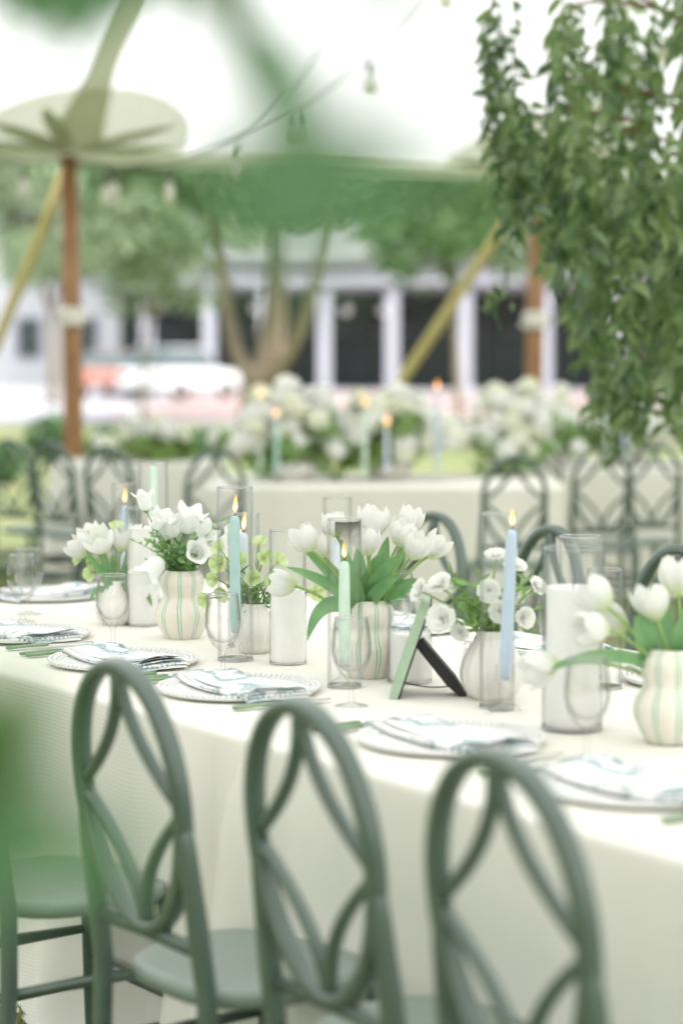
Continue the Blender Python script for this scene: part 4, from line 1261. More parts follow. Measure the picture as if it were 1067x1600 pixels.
def bell_mesh():
    m = MB(); ns = 40
    prof = [(0.0015, 0.0), (0.010, 0.002), (0.0155, 0.010), (0.0165, 0.022), (0.0175, 0.032), (0.0215, 0.040), (0.0275, 0.044)]
    for i, (r, z) in enumerate(prof):
        f = max(0, (i-3)/3)
        for k in range(ns):
            th = 2*PI*k/ns
            lob = math.cos(5*th)
            rr = r*(1 + 0.10*f*lob + 0.03*lob*(1-f)); zz = z + 0.006*f*lob
            m.v.append((rr*math.cos(th), rr*math.sin(th), zz))
    for i in range(len(prof)-1):
        for k in range(ns):
            l = (k+1) % ns
            m.f.append((i*ns+k, i*ns+l, (i+1)*ns+l, (i+1)*ns+k))
    return m.mesh('bell_flower', BELL)
BELLM = bell_mesh()
def calyx_mesh():
    m = MB()
    for k in range(5):
        a = 2*PI*k/5
        def fn(u, v, a=a):
            w = (v-0.5)*2; hw = 0.005*(1-u)**0.8
            x = 0.004 + 0.012*u; y = w*hw; z = -0.002 + 0.012*u - 0.008*u*u
            return (x*math.cos(a)-y*math.sin(a), x*math.sin(a)+y*math.cos(a), z)
        m.grid(fn, 3, 2)
    m.blob((0, 0, -0.002), 0.005, 8, 5)
    return m.mesh('calyx', SPRIG)
CALYX = calyx_mesh()
def helle_mesh():
    m = MB()
    for k in range(5):
        a = 2*PI*k/5
        def fn(u, v, a=a):
            w = (v-0.5)*2; hw = 0.0140*math.sin(PI*(0.06+0.88*u))**0.75
            x = 0.029*u*(1 - 0.18*u); y = w*hw; z = 0.024*u**1.5 + 0.35*w*w*hw - 0.006*u**5
            return (x*math.cos(a)-y*math.sin(a), x*math.sin(a)+y*math.cos(a), z)
        m.grid(fn, 6, 4)
    return m.mesh('hellebore_flower', HELLE)
HELM = helle_mesh()
def heart_mesh():
    m = MB()
    g = random.Random(3)
    for i in range(14):
        a = g.uniform(0, 6.28); r = g.uniform(0.002, 0.008)
        m.tube([(0, 0, 0), (r*0.7*math.cos(a), r*0.7*math.sin(a), 0.008), (r*math.cos(a), r*math.sin(a), 0.012)], 0.0009, 4)
    return m.mesh('stamens', STAMEN)
HEART = heart_mesh()
def bell(root, base, head, d, seed, s=1.0):
    g = random.Random(seed)
    base, head = Vector(base), Vector(head)
    m = MB(); m.tube(bez(base, base.lerp(head, 0.5) + Vector((0, 0, 0.02)), head, 7), 0.0015, 6)
    st = m.build('flower_stem', SPRIG, root)
    A = Matrix.Translation(head) @ align(d, g.uniform(0, 6)) @ Matrix.Scale(s, 4)
    put(BELLM, 'bell_flower', st, M=A); put(CALYX, 'calyx', st, M=A)
def helle(root, base, head, d, seed, s=1.0):
    g = random.Random(seed)
    base, head = Vector(base), Vector(head)
    m = MB(); m.tube(bez(base, base.lerp(head, 0.5) + Vector((0, 0, 0.03)), head, 7), 0.0014, 6)
    st = m.build('flower_stem', TWIG if seed % 3 == 0 else SPRIG, root)
    A = Matrix.Translation(head) @ align(d, g.uniform(0, 6)) @ Matrix.Scale(s, 4)
    put(HELM, 'hellebore_flower', st, M=A); put(HEART, 'stamens', st, M=A @ Matrix.Scale(0.55, 4))
def bloom(root, base, head, d, seed, s=1.0, kinds=None):
    g = random.Random(seed)
    base, head = Vector(base), Vector(head)
    m = MB(); m.tube(bez(base, base.lerp(head, 0.5) + Vector((0, 0, 0.02)), head, 6), 0.002, 6)
    st = m.build('flower_stem', STEM, root)
    ks = kinds or RUF
    put(ks[seed % len(ks)], 'bloom', st, M=Matrix.Translation(head) @ align(d, g.uniform(0, 6)) @ Matrix.Scale(s, 4))
def sprig(root, pts, nleaf, ll, seed, mat=SPRIG, name='sprig', wr=0.34):
    g = random.Random(seed)
    P = bez(*[Vector(p) for p in pts], 12)
    m = MB(); m.tube(P, lambda u: 0.0016*(1-0.6*u), 5)
    for i in range(nleaf):
        t = 0.15 + 0.85*i/max(1, nleaf-1)
        k = min(11, int(t*12)); p = P[k].lerp(P[k+1], t*12-k) if k < 12 else P[-1]
        d = Vector((g.uniform(-1, 1), g.uniform(-1, 1), g.uniform(-0.5, 0.9))).normalized()
        L = ll*g.uniform(0.6, 1.2); sd_ = d.cross(Vector((g.uniform(-1,1), g.uniform(-1,1), g.uniform(-1,1)))).normalized(); up = d.cross(sd_)
        bend = g.uniform(-0.4, 0.5)
        def fn(u, v):
            w = (v-0.5)*2; hw = L*wr*0.5*math.sin(PI*(0.05+0.93*u))**0.8
            return p + d*L*u + sd_*w*hw + up*(bend*L*u*u + 0.3*abs(w)*hw)
        m.grid(fn, 5, 2)
    return m.build(name, mat, root)

# V1: white bell flowers
b1 = bouquet('bell_flower_bouquet', V1, 'loose bouquet of white bell flowers and fresh green sprigs', 0.160)
for i, (px, py, dy, d, s) in enumerate(((229, 798, -0.02, (-0.15, -0.1, 1), 1.0), (243, 825, -0.03, (0.55, -0.5, 0.8), 1.0), (272, 838, -0.01, (-0.1, -0.5, 1), 1.15), (289, 832, 0.0, (0.35, -0.35, 1), 1.35), (262, 842, 0.03, (-0.3, -0.4, 1), 1.2), (252, 872, -0.05, (-0.6, -0.4, -0.75), 1.45), (312, 850, 0.01, (0.4, -0.6, 0.7), 1.1), (330, 868, -0.02, (0.6, -0.6, 0.5), 1.1), (306, 868, -0.04, (0.2, -0.9, 0.3), 1.1), (318, 836, 0.04, (0.5, -0.1, 1), 0.8), (352, 850, 0.02, (0.5, -0.4, 0.8), 0.9), (262, 865, 0.05, (-0.4, -0.4, 0.6), 1.0))):
    bell(b1, (g.uniform(-0.02, 0.02), g.uniform(-0.02, 0.02), -0.03), loc(b1, px, py, dy), d, 80+i, s)
for i in range(30):
    a = g.uniform(0, 2*PI); rr = g.uniform(0.02, 0.085); h = g.uniform(0.015, 0.085)
    e = Vector((rr*math.cos(a), rr*math.sin(a)*0.8 - 0.01, h))
    sprig(b1, [(0.02*math.cos(a), 0.02*math.sin(a), -0.02), (e.x*0.5, e.y*0.5, h*0.8 + 0.01), e], 11, 0.021, 100+i, SPRIG if i % 4 else DARKSPRIG, wr=0.36)
for i, (px, py) in enumerate(((200, 842), (238, 830), (345, 815), (338, 840))):
    e = loc(b1, px, py, -0.02)
    sprig(b1, [(0, 0, 0), e*0.5 + Vector((0, 0, 0.02)), e], 9, 0.02, 140+i)

# V6: leftmost tulips and lime hellebores
b6 = bouquet('tulip_bouquet', V6, 'leftmost white tulips with lime hellebores', 0.105)
for i, (px, py, dy, s, op) in enumerate(((135, 868, 0.0, 1.05, 0.10), (163, 862, -0.03, 1.2, 0.16), (190, 860, -0.01, 1.15, 0.14), (205, 852, 0.03, 1.0, 0.1), (150, 850, 0.04, 1.0, 0.1))):
    tulip(b6, (g.uniform(-0.012, 0.012), g.uniform(-0.012, 0.012), -0.05), loc(b6, px, py, dy), 160+i, s, nod=0.2 if px > 150 else -0.1, open_=op)
for tip, mid, w, dy in (((134, 858), (165, 905), 0.012, -0.04), ((153, 850), (172, 900), 0.012, -0.03), ((238, 948), (222, 890), 0.013, -0.04), ((200, 880), (190, 905), 0.014, 0.0), ((140, 940), (155, 905), 0.010, -0.03), ((176, 865), (178, 900), 0.011, 0.02)):
    strip_leaf(b6, [(g.uniform(-0.012, 0.012), g.uniform(-0.012, 0.012), -0.03), loc(b6, mid[0], mid[1], dy), loc(b6, tip[0], tip[1], dy*1.3)], w)
for i, (px, py, d) in enumerate(((145, 895, (-0.5, -0.7, -0.2)), (128, 872, (-0.8, -0.5, 0.1)), (150, 880, (-0.3, -0.9, 0.1)), (155, 835, (-0.3, -0.5, 0.8)), (183, 828, (0, -0.5, 0.9)), (138, 845, (-0.6, -0.4, 0.7)))):
    helle(b6, (0, 0, -0.02), loc(b6, px, py, 0.02), d, 180+i, 0.85)

# V4: lime hellebores
b4 = bouquet('hellebore_bouquet', V4, 'lime green hellebores spilling around the small ribbed vase', 0.108)
for i, (px, py, d, dy) in enumerate(((405, 852, (0, -0.5, 0.8), 0.0), (412, 872, (0.3, -0.8, 0.2), -0.03), (432, 880, (0.5, -0.5, 0.5), 0.0), (345, 882, (-0.3, -0.8, 0.2), 0.02), (338, 905, (-0.6, -0.7, 0.0), -0.01), (352, 925, (-0.5, -0.7, -0.3), -0.02), (448, 915, (0.6, -0.6, 0.2), 0.0), (425, 908, (0.3, -0.9, 0.1), -0.04), (440, 945, (0.5, -0.8, -0.3), 0.0), (395, 905, (0, -0.9, 0.3), -0.05), (492, 925, (0.4, -0.8, 0.0), 0.02), (375, 880, (-0.2, -0.8, 0.5), 0.04), (345, 860, (-0.4, -0.6, 0.5), 0.03), (325, 935, (-0.5, -0.8, -0.2), -0.03))):
    helle(b4, (g.uniform(-.012, .012), g.uniform(-.012, .012), -0.02), loc(b4, px, py, dy), d, 200+i, 0.8 + 0.06*(i % 4))
for i in range(20):
    a = g.uniform(0, 2*PI); rr = g.uniform(0.03, 0.09); h = g.uniform(0.0, 0.08)
    e = Vector((rr*math.cos(a), rr*math.sin(a)*0.7, h))
    sprig(b4, [(0.015*math.cos(a), 0.015*math.sin(a), -0.02), (e.x*0.5, e.y*0.5, h*0.8+0.02), e], 8, 0.028, 230+i, SPRIG if i % 3 else DARKSPRIG, wr=0.16)

# V5: white lisianthus with filler
b5 = bouquet('lisianthus_bouquet', V5, 'loose white blooms with green filler behind the photo frame', 0.135)
for i, (px, py, dy, d, s) in enumerate(((690, 918, -0.02, (-0.5, -0.5, 0.7), 1.0), (662, 926, -0.03, (-0.8, -0.4, 0.4), 0.95), (694, 968, -0.05, (-0.5, -0.8, 0.2), 1.15), (775, 874, 0.0, (0, -0.4, 1), 0.85), (765, 925, -0.03, (-0.2, -0.9, 0.3), 0.9), (802, 890, 0.02, (0.2, -0.5, 0.8), 0.9), (835, 920, 0.03, (0.5, -0.5, 0.6), 0.85), (780, 955, -0.05, (0, -1, 0), 0.85), (815, 965, 0.0, (0.5, -0.8, 0.1), 0.85), (720, 985, -0.03, (-0.3, -0.9, -0.4), 0.7), (800, 935, 0.04, (0.3, -0.7, 0.5), 0.8))):
    bloom(b5, (g.uniform(-.012, .012), g.uniform(-.012, .012), -0.02), loc(b5, px, py, dy), d, 260+i, s*0.92, LIS)
for i in range(30):
    px = g.uniform(690, 840); py = g.uniform(888, 985)
    e = loc(b5, px, py, g.uniform(-0.06, 0.06))
    sprig(b5, [(g.uniform(-.012, .012), g.uniform(-.012, .012), -0.02), e*0.5 + Vector((0, 0, 0.02)), e], 9, 0.026, 290+i, SPRIG if i % 4 else HEDGE_Y, wr=0.3)

# ---------------------------------------------------------------- place settings
def charger_meshes():
    m = MB()
    m.lathe([(0.001, 0.004), (0.10, 0.004), (0.118, 0.006), (0.150, 0.009), (0.160, 0.0105), (0.163, 0.009), (0.160, 0.006), (0.118, 0.002), (0.10, 0.0), (0.001, 0.0)], 64)
    a = m.mesh('plate', PLATEGLASS)
    m = MB()
    for ring, (r, z, n, br) in enumerate(((0.1605, 0.0125, 84, 0.0046), (0.150, 0.0115, 80, 0.0040), (0.140, 0.0098, 76, 0.0036))):
        for k in range(n):
            t = 2*PI*(k + 0.5*ring)/n
            m.blob((r*math.cos(t), r*math.sin(t), z), br, 6, 4)
    return a, m.mesh('beaded_rim', PLATEGLASS)
PLATE, BEADS = charger_meshes()
def napkin_mesh(seed, L=0.335, W=0.135):
    """a napkin folded in layers, laid over the plate with both ends hanging over the rim"""
    g = random.Random(seed); m = MB()
    ph = [g.uniform(0, 6) for _ in range(6)]
    def zbase(x):
        e = max(0, abs(x) - 0.150)
        q = min(1, max(0, (abs(x) - 0.085)/0.06)); q = q*q*(3-2*q)
        return 0.0060 + 0.0075*q - 0.25*e - 9.0*e*e
    def wid(u): return W*(1 + 0.07*math.sin(u*3.3 + ph[0]) + 0.05*math.sin(u*8 + ph[4]))
    nl = 5
    for lay in range(nl):
        f = lay/(nl-1)
        ll = L*(1 - 0.035*lay + g.uniform(-0.012, 0.012)); off = 0.004*math.sin(lay*2.1 + ph[1])
        th = 0.0030
        curl = 0.0015*f
        def top(u, v):
            x = (u-0.5)*ll; y = (v-0.5)*wid(u)*(1 - 0.04*lay) + off + 0.004*math.sin(u*6 + ph[0] + lay*0.4)
            e = math.sin(PI*v)**0.5
            z = zbase(x) + lay*th + 0.0035*e*math.sin(u*7 + v*3 + ph[2] + lay*0.3)*(0.3 + f) + 0.006*f*e*math.exp(-((u-0.72)/0.16)**2)
            z += curl*max(0, (u-0.92)/0.08)**2*f - 0.0012*(1-e)
            return (x, y, max(z, (0.0125 if abs(x) > 0.135 else 0.0055) if abs(x) < 0.158 else -0.002 + 0.001*lay))
        m.grid(top, 34, 10)
    for sy in (-1, 1):          # the folded long edges
        for lay in range(2):
            P = []
            for i in range(29):
                u = i/28; x = (u-0.5)*L*(0.985 - 0.02*lay)
                y = sy*wid(u)*0.5*(1 - 0.03*lay) + 0.004*math.sin(u*6 + ph[0] + lay*0.4) + 0.002*lay*sy
                P.append((x, y, zbase(x) + 0.0032 + lay*0.0042 + 0.001*math.sin(u*11 + lay)))
            m.sweep(P, (0, 0, 1), 0.0040, 0.0024, seg=8, power=2.0)
    return m.mesh('napkin', FLORAL)
NAPS = [napkin_mesh(i) for i in range(3)]
def fork_meshes():
    m = MB(); m.sweep([(0, 0, 0.006), (0, 0.05, 0.0075), (0, 0.10, 0.007)], (0, 0, 1), 0.0085, 0.0035, seg=10, power=3)
    h = m.mesh('handle', HANDLE)
    m = MB()
    m.sweep([(0, 0.098, 0.007), (0, 0.125, 0.006), (0, 0.145, 0.005)], (0, 0, 1), lambda u: 0.0035 + 0.006*u*u, 0.0014, seg=8)
    for k in range(4):
        x = -0.0085 + k*0.00567
        m.sweep([(x, 0.142, 0.005), (x, 0.165, 0.0035), (x, 0.19, 0.0065)], (0, 0, 1), 0.0014, 0.001, seg=6)
    t = m.mesh('tines', STEEL)
    m = MB(); m.sweep([(0, 0.098, 0.006), (0.001, 0.14, 0.006), (0.002, 0.18, 0.006), (0.004, 0.215, 0.006)], (0, 0, 1), lambda u: 0.0085*(1-0.6*u*u*u), 0.0012, seg=8)
    k = m.mesh('blade', STEEL)
    return h, t, k
HND, TINES, KNIFE = fork_meshes()
def setting(a, b, rz, npk, lab, forks=True, nrot=0.0):
    p = tab(a, b, TOP + (0.0045 if a < 0.15 else 0.0015))
    c = tag(empty('charger_plate', p, rz), 'beaded glass charger plate ' + lab, 'plate', 'beaded charger plates')
    put(PLATE, 'plate', c); put(BEADS, 'beaded_rim', c)
    n = put(NAPS[npk % 3], 'napkin', None, (p.x, p.y, p.z + 0.001), (0, 0, rz + nrot))
    tag(n, 'folded leaf print napkin on the plate ' + lab, 'napkin', 'leaf print napkins')
    if forks:
        Mz = Matrix.Rotation(rz, 4, 'Z')
        for kind, x, me in (('fork', -0.198, TINES), ('fork', -0.228, TINES), ('knife', 0.200, KNIFE)):
            q = p + Mz @ Vector((x, -0.135, 0))
            o = tag(empty(kind, q, rz + (0.03 if x < -0.21 else -0.02)), ('outer ' if x < -0.21 else 'inner ' if kind == 'fork' else '') + kind + ' with sage handle beside the plate ' + lab, kind, 'sage handled cutlery')
            put(HND, 'handle', o); put(me, 'tines' if kind == 'fork' else 'blade', o)
setting(-1.46, 0.22, ROT_N, 0, 'in front of the paired stemmed glasses', True, 0.1)
setting(-0.93, 0.205, ROT_N, 1, 'above the top of the left chair', True, 0.05)
setting(-0.45, 0.205, ROT_N, 2, 'between the left and middle chairs', True, -0.05)
setting(0.235, 0.215, ROT_N, 0, 'in front of the photo frame', True, 0.0)
setting(0.735, 0.205, ROT_N, 1, 'at the lower right edge', True, 0.06)
setting(-2.20, 0.66, ROT_U - PI/2, 2, 'at the head of the table on the left', False, 0.3)
setting(-0.55, TW-0.21, ROT_N + PI, 0, 'behind the loose white blooms', False, 0.2)
setting(-0.02, TW-0.21, ROT_N + PI, 1, 'behind the big right pillar candle', False, 0.0)
setting(-1.08, TW-0.21, ROT_N + PI, 2, 'behind the tulip bouquet', False, 0.0)

# ---------------------------------------------------------------- photo frame with easel back
fb = on_z(617, 1096, TOP)
fr = tag(empty('photo_frame', (fb.x, fb.y, TOP + 0.001), R(-3)), 'sage green photo frame seen from behind with black easel leg', 'picture frame')
lean = R(18.5)
# local: the picture faces -X, width along +Y, leaning toward +X
Mf = Matrix.Rotation(lean, 4, 'Y')
FW, FH = 0.135, 0.205
def fbox(x0, x1, y0, y1, z0, z1, name, mat, par=fr):
    m = MB(); m.box((x0, y0, z0), (x1, y1, z1), Mf)
    o = m.build(name, mat, par, False)
    bv = o.modifiers.new('bevel', 'BEVEL'); bv.width = 0.0012; bv.segments = 2
    return o
fbox(-0.013, 0.004, 0.0, 0.018, 0.0, FH, 'frame_side', FRAME_GREEN)
fbox(-0.013, 0.004, FW-0.018, FW, 0.0, FH, 'frame_side', FRAME_GREEN)
fbox(-0.0125, 0.0035, 0.0182, FW-0.0182, 0.0, 0.018, 'frame_rail', FRAME_GREEN)
fbox(-0.0125, 0.0035, 0.0182, FW-0.0182, FH-0.018, FH, 'frame_rail', FRAME_GREEN)
fbox(-0.006, -0.004, 0.0184, FW-0.0184, 0.0184, FH-0.0184, 'picture', PAPER)
fbox(0.0045, 0.0075, 0.003, FW-0.003, 0.003, FH-0.003, 'backing', BLACKBOARD)
m = MB()
pt = Mf @ Vector((0.009, 0, 0.118))
ex = 0.136
wy = FW*0.5
prof = [(pt.x, pt.z, 0.016), (pt.x + (ex-pt.x)*0.72, pt.z*0.26 + 0.01, 0.024), (ex, 0.001, 0.017)]
vs = []
dirn = Vector((ex - pt.x, 0, -pt.z)).normalized(); nn = Vector((dirn.z, 0, -dirn.x))
def pq(t, off): return (pt.x + (ex-pt.x)*t, pt.z*(1-t))
for (t, h0, h1) in ((0.0, -0.011, 0.011), (0.70, -0.013, 0.013), (1.0, -0.011, 0.007)):
    x, z = pq(t, 0)
    for hh in (h0, h1):
        for y in (wy-0.024, wy+0.024):
            vs.append((x - dirn.z*hh*0.9, y, max(0.0005, z + dirn.x*hh*0.9)))
fs = []
for i in range(2):
    a = i*4
    fs += [(a, a+4, a+5, a+1), (a+2, a+3, a+7, a+6), (a, a+2, a+6, a+4), (a+1, a+5, a+7, a+3)]
fs += [(0, 1, 3, 2), (8, 10, 11, 9)]
m.add(vs, fs)
m.build('easel_leg', BLACKBOARD, fr, False)
m = MB()
q0 = Mf @ Vector((0.008, wy, 0.030)); q1 = Vector((pq(0.86, 0)[0] - 0.004, wy, pq(0.86, 0)[1] + 0.006))
m.sweep([q0.lerp(q1, i/10) + Vector((0, 0, -0.006*math.sin(PI*i/10))) for i in range(11)], (0, 1, 0), 0.0012, 0.004, seg=6)
m.build('ribbon', BLACKBOARD, fr)

# ================================================================== BACKGROUND TABLE FLOWERS AND CANDLES
def arrangement(x, y, w, d, h, n, seed, label):
    g = random.Random(seed)
    root = tag(empty('flower_arrangement', (x, y, TOP)), label, 'flowers', 'white flower arrangements on the far tables')
    m = MB(); m.lathe([(0.001, 0.0), (0.09, 0.0), (0.13, 0.05), (0.12, 0.10), (0.115, 0.10), (0.12, 0.05), (0.001, 0.02)], 24); m.build('bowl', VASE_PLAIN, root)
    cl = random_clumps((0, 0, h*0.42), (w*0.5, d*0.5, h*0.32), 16, 0.06, 0.12, seed)
    put(foliage_mesh('foliage', cl, 900, 0.06, SPRIG if seed % 2 else HEDGE_Y, seed), 'foliage', root)
    for i in range(n):
        a = g.uniform(0, 2*PI); r = math.sqrt(g.random()); out = 1.0 if i % 4 else g.uniform(1.05, 1.5)
        px, py = out*r*math.cos(a)*w*0.5, r*math.sin(a)*d*0.5
        z = 0.06 + h*(1-0.6*r*r)*g.uniform(0.35, 1.0)
        kinds = HYD if g.random() < 0.7 else (RUF if g.random() < 0.6 else RUFC)
        bloom(root, (px*0.25, py*0.25, 0.05), (px, py, z), (px*2, py*2 - 0.45, 0.7), seed*100+i, g.uniform(1.05, 1.85), kinds)
arrangement(-0.26, 11.75, 0.66, 0.5, 0.50, 90, 51, 'white and cream flowers at the left of the middle flower table')
arrangement(0.26, 11.85, 0.62, 0.5, 0.50, 90, 52, 'white flowers in the centre of the middle flower table')
arrangement(0.95, 12.25, 0.6, 0.5, 0.47, 80, 53, 'white flowers behind the middle blurred chair')
arrangement(1.28, 13.2, 0.5, 0.4, 0.44, 46, 57, 'white flowers between the middle chair and the hanging greenery')
arrangement(1.74, 13.3, 0.6, 0.5, 0.46, 66, 54, 'cream flowers left under the hanging greenery')
arrangement(2.25, 13.3, 0.6, 0.5, 0.44, 66, 55, 'white flowers at the right edge under the hanging greenery')
arrangement(-1.28, 13.85, 0.6, 0.35, 0.22, 22, 56, 'white flowers on the far table behind the left chairs')
for i, (px, py, y, mat, lab) in enumerate(((407, 622, 11.6, WAX_MINT, 'lit taper at the left end of the middle flower table'),
                    (570, 638, 11.5, WAX_MINT, 'lit mint taper in the centre of the middle flower table'),
                    (683, 612, 11.6, WAX_BLUE, 'lit blue taper standing apart right of the centre flowers'),
                    (432, 654, 11.3, WAX_SEA, 'lower lit taper among the left white flowers'),
                    (604, 668, 11.35, WAX_LAV, 'lower lit taper right of the centre flowers'),
                    (948, 632, 13.0, WAX_MINT, 'lit taper seen through the hanging greenery, left of two'),
                    (975, 640, 13.05, WAX_BLUE, 'lit taper seen through the hanging greenery, right of two'))):
    p = at_y(px, py, y)
    root = tag(empty('taper_candle', (p.x, p.y, TOP + 0.001)), lab, 'candle', 'lit tapers on the far tables')
    h = p.z - TOP
    m = MB(); m.lathe([(0.03, 0.0), (0.03, 0.006), (0.008, 0.016), (0.008, 0.05), (0.016, 0.06), (0.016, 0.075), (0.001, 0.075)], 14); m.build('holder', GLASS, root)
    m = MB(); m.lathe([(0.012, 0.062), (0.012, h*0.6), (0.0105, h-0.01), (0.001, h)], 12); m.build('wax_body', mat, root)
    m = MB(); m.tube([(0, 0, h), (0.001, 0, h+0.012)], 0.0012, 5); m.build('wick', WICK, root)
    flame(root, h+0.008, 1.25)

# ================================================================== HANGING GREENERY
hg = tag(empty('hanging_greenery', (1.0, 7.7, 3.2)), 'suspended mass of drooping olive green vines at the upper right', 'greenery')
HO = Vector((1.0, 7.7, 3.2))
g = random.Random(77)
def one_leaf(mat):
    m = MB(); h = 0.20
    p1 = Vector((0.30, 0, 0)); p2 = p1 + Vector((0.36, 0, 0.17)); p3 = p2 + Vector((0.22, 0, 0.27))
    m.v = [(0, 0, 0), (p1.x, h, p1.z - h*.3), tuple(p1), (p1.x, -h, p1.z - h*.3), (p2.x, h*.85, p2.z - h*.25), tuple(p2), (p2.x, -h*.85, p2.z - h*.25), tuple(p3)]
    m.f = [(0, 1, 2), (0, 2, 3), (1, 4, 5, 2), (2, 5, 6, 3), (4, 7, 5), (5, 7, 6)]
    return m.mesh('leaf', mat)
LEAFS = {mm.name: one_leaf(mm) for mm in (HANG, HANG_Y, HANG_D)}
single = [0]
def vine(px, py0, py1, y, seed, leaf=0.056, dens=1.0):
    g = random.Random(seed)
    P0 = at_y(px, py0, y); P1 = at_y(px + g.uniform(-14, 14), py1, y + g.uniform(-0.05, 0.05))
    L = (P0 - P1).length
    mid = P0.lerp(P1, 0.5) + Vector((g.uniform(-0.05, 0.05), g.uniform(-0.05, 0.05), 0))
    P = [q - HO for q in bez(P0, mid, P1, 16)]
    m = MB(); m.tube(P, lambda u: 0.0026*(1-0.6*u), 5)
    n = int(L*58*dens)
    apart = y < 7.62; solo = []
    for i in range(n):
        t = (i + g.random())/n
        k = min(15, int(t*16)); p = P[k].lerp(P[k+1], t*16-k)
        a = g.uniform(0, 2*PI)
        out = Vector((math.cos(a), math.sin(a), 0))
        d0 = (out*g.uniform(0.5, 1.0) + Vector((0, 0, g.uniform(-0.9, 0.1)))).normalized()
        d1 = (d0*0.6 + Vector((0, 0, -1))).normalized()
        ln = leaf*g.uniform(0.6, 1.25); hw0 = ln*g.uniform(0.16, 0.22)
        sd_ = d0.cross(Vector((g.uniform(-1, 1), g.uniform(-1, 1), g.uniform(-0.4, 0.4)))).normalized()
        if apart and single[0] < 300:
            nz_ = d0.cross(sd_)
            if nz_.z > 0: sd_ = -sd_; nz_ = -nz_
            M = Matrix((( d0.x, sd_.x, nz_.x, p.x), (d0.y, sd_.y, nz_.y, p.y), (d0.z, sd_.z, nz_.z, p.z), (0, 0, 0, 1))) @ Matrix.Diagonal((ln, ln, ln, 1))
            solo.append(M); single[0] += 1
            continue
        p0 = p; p1 = p + d0*ln*0.30; p2 = p1 + (d0+d1).normalized()*ln*0.4; p3 = p2 + d1*ln*0.35
        nn = sd_.cross(d1); b = len(m.v)
        m.v += [tuple(p0), tuple(p1 + sd_*hw0 + nn*hw0*.3), tuple(p1), tuple(p1 - sd_*hw0 + nn*hw0*.3), tuple(p2 + sd_*hw0*.85 + nn*hw0*.3), tuple(p2), tuple(p2 - sd_*hw0*.85 + nn*hw0*.3), tuple(p3)]
        m.f += [(b, b+1, b+2), (b, b+2, b+3), (b+1, b+4, b+5, b+2), (b+2, b+5, b+6, b+3), (b+4, b+7, b+5), (b+5, b+7, b+6)]
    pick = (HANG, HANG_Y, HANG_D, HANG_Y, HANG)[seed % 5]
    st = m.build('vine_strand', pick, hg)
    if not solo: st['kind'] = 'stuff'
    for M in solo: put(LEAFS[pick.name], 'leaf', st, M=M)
def bottom(px):
    T = [(750, 200), (762, 250), (785, 320), (800, 360), (820, 390), (845, 410), (870, 460), (900, 520), (925, 620), (950, 690), (975, 720), (1000, 690), (1040, 680), (1100, 700), (1160, 720)]
    for i in range(len(T)-1):
        if T[i][0] <= px <= T[i+1][0]:
            t = (px - T[i][0])/(T[i+1][0]-T[i][0])
            return T[i][1] + (T[i+1][1]-T[i][1])*t
    return T[0][1] if px < 750 else T[-1][1]
sd_i = 500
for px, a, b in ((757, 30, 245), (766, 10, 160), (778, 20, 300), (790, 70, 330), (800, 0, 120), (812, 90, 260), (770, 90, 270), (752, 60, 210), (764, 60, 240), (783, 5, 200), (795, 40, 240), (774, 200, 330), (806, 150, 330), (820, 200, 340), (835, 180, 330)):
    vine(px, a, b, 7.6, sd_i, 0.056, 0.85); sd_i += 1
for i in range(74):
    px = g.uniform(790, 1130)
    bt = bottom(px)
    hi = g.choice((0, 1, 1, 1))
    if hi:
        a = g.uniform(200, 360); b = bt*g.uniform(0.88, 1.0)
        if a > b - 120: a = b - 200
    else:
        a = g.uniform(-60, 140); b = a + g.uniform(130, 330)
        if px < 890: a = g.uniform(150, 220)
    vine(px, a, min(b, bt), g.uniform(7.25, 8.25), sd_i, g.uniform(0.066, 0.098), g.uniform(0.65, 1.1)); sd_i += 1
for i in range(34):
    px = g.uniform(872, 1120); a = g.uniform(-90, 110)
    if 890 < px < 960 and g.random() < 0.5: continue
    vine(px, a, a + g.uniform(110, 260), g.uniform(7.3, 8.2), sd_i, g.uniform(0.06, 0.095), g.uniform(0.7, 1.1)); sd_i += 1
for px, a, b in ((772, 440, 500), (760, 455, 485), (800, 350, 480), (930, 560, 690), (958, 600, 722), (968, 610, 715), (1010, 570, 695), (945, 520, 700)):
    vine(px, a, b, 7.55, sd_i, 0.05, 1.0); sd_i += 1
for pts, r in (([(1100, 40), (1000, 5), (905, 2), (872, 40)], 0.009), ([(1110, 155), (1010, 148), (930, 128), (880, 118)], 0.010), ([(1090, 200), (1030, 150), (1000, 190)], 0.007), ([(1110, 60), (960, -30), (780, -40), (762, 40)], 0.010), ([(1000, 190), (900, 170), (815, 185), (790, 260)], 0.009), ([(1100, 250), (1000, 200), (920, 210)], 0.008)):
    P = [at_y(a, b, 7.7) - HO for a, b in pts]
    fine = []
    for i in range(len(P)-1):
        for t in range(5): fine.append(P[i].lerp(P[i+1], t/5))
    fine.append(P[-1])
    for it in range(2):
        fine = [fine[0]] + [(fine[i-1]+fine[i]*2+fine[i+1])/4 for i in range(1, len(fine)-1)] + [fine[-1]]
    m = MB(); m.tube(fine, lambda u: r*(1-0.4*u), 7); m.build('branch', TWIG, hg)
# the wire that carries it
m = MB()
for px in (840, 960, 1060):
    q = at_y(px, 10, 7.7)
    m.tube([q - HO, Vector((q.x, q.y, canopy_z(q.x, q.y) - 0.01)) - HO], 0.002, 5)
m.build('suspension_wire', STEEL, hg)

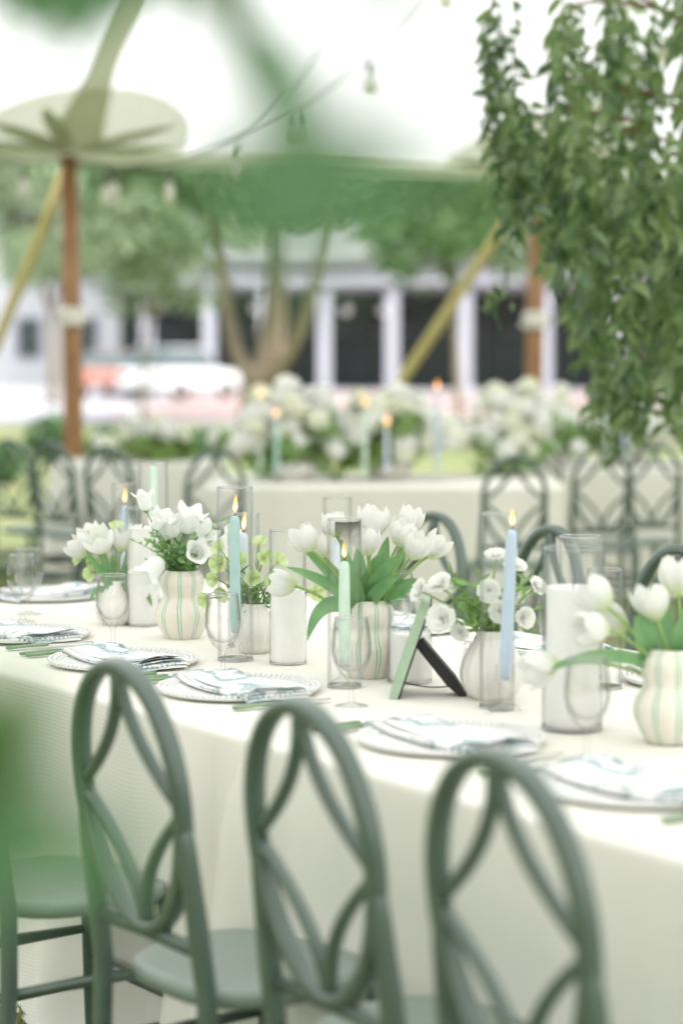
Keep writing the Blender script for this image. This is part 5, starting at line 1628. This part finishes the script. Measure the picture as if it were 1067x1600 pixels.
# ================================================================== NEAR OUT OF FOCUS LEAVES (a branch close to the lens)
def big_leaf(root, base, tip, w, bend, seed):
    g = random.Random(seed)
    base, tip = Vector(base), Vector(tip)
    mid = base.lerp(tip, 0.5) + Vector(bend)
    strip_leaf(root, [base, mid, tip], w, ref=(0.15, -1, 0.2), mat=FORE, name='leaf', fold=0.2)
fb1 = tag(empty('near_branch', at_y(330, -120, 0.62)), 'very blurred green branch hanging across the upper middle', 'branch')
def L1(px, py, y): return at_y(px, py, y) - fb1.location
m = MB(); m.tube([L1(330, -120, 0.62), L1(345, 10, 0.9), L1(380, 110, 1.2), L1(440, 180, 1.0), L1(480, 200, 0.75)], lambda u: 0.0028, 7); m.build('twig', TWIG, fb1)
for a, b, w, s in (((290, -110, 1.05), (385, 95, 1.05), 0.017, 1), ((365, 40, 1.05), (500, 215, 1.0), 0.0150, 2), ((560, 225, 0.60), (300, 330, 0.58), 0.019, 3), ((470, 190, 0.60), (430, 450, 0.57), 0.027, 4), ((430, 240, 0.60), (700, 330, 0.57), 0.017, 5), ((585, -90, 1.0), (605, 50, 1.0), 0.010, 6), ((390, 220, 0.62), (530, 410, 0.58), 0.022, 7)):
    big_leaf(fb1, L1(*a), L1(*b), w, (0.004, 0, 0.004), s)
fb2 = tag(empty('near_branch', at_y(40, -160, 1.2)), 'blurred green leaves at the top left corner', 'branch')
def L2(px, py, y): return at_y(px, py, y) - fb2.location
m = MB(); m.tube([L2(-40, -160, 1.2), L2(70, -150, 1.2), L2(150, -145, 1.2), L2(240, -120, 1.2)], 0.0026, 7); m.build('twig', TWIG, fb2)
for a, b, w, s in (((40, -170, 1.2), (55, 65, 1.2), 0.026, 1), ((140, -170, 1.2), (112, 90, 1.2), 0.024, 2), ((190, -150, 1.2), (180, 45, 1.2), 0.020, 3), ((245, -120, 1.2), (268, 40, 1.2), 0.011, 4), ((-10, -160, 1.2), (0, 30, 1.2), 0.018, 5)):
    big_leaf(fb2, L2(*a), L2(*b), w, (0.002, 0, 0.0), s)
fb3 = tag(empty('near_sprig', at_y(-150, 1500, 0.6)), 'very blurred green leaves at the lower left edge', 'leaves')
def L3(px, py, y): return at_y(px, py, y) - fb3.location
m = MB(); m.tube([L3(-150, 1500, 0.6), L3(-120, 1350, 0.6), L3(-90, 1200, 0.6), L3(-60, 1100, 0.6)], 0.0028, 7); m.build('twig', TWIG, fb3)
for a, b, w, s in (((-80, 1350, 0.74), (40, 1030, 0.72), 0.025, 1), ((-140, 1270, 0.74), (235, 1375, 0.70), 0.017, 2), ((-130, 1250, 0.74), (75, 1190, 0.72), 0.024, 3), ((-120, 1420, 0.74), (40, 1330, 0.74), 0.021, 4)):
    big_leaf(fb3, L3(*a), L3(*b), w, (0.004, 0, 0.004), s)
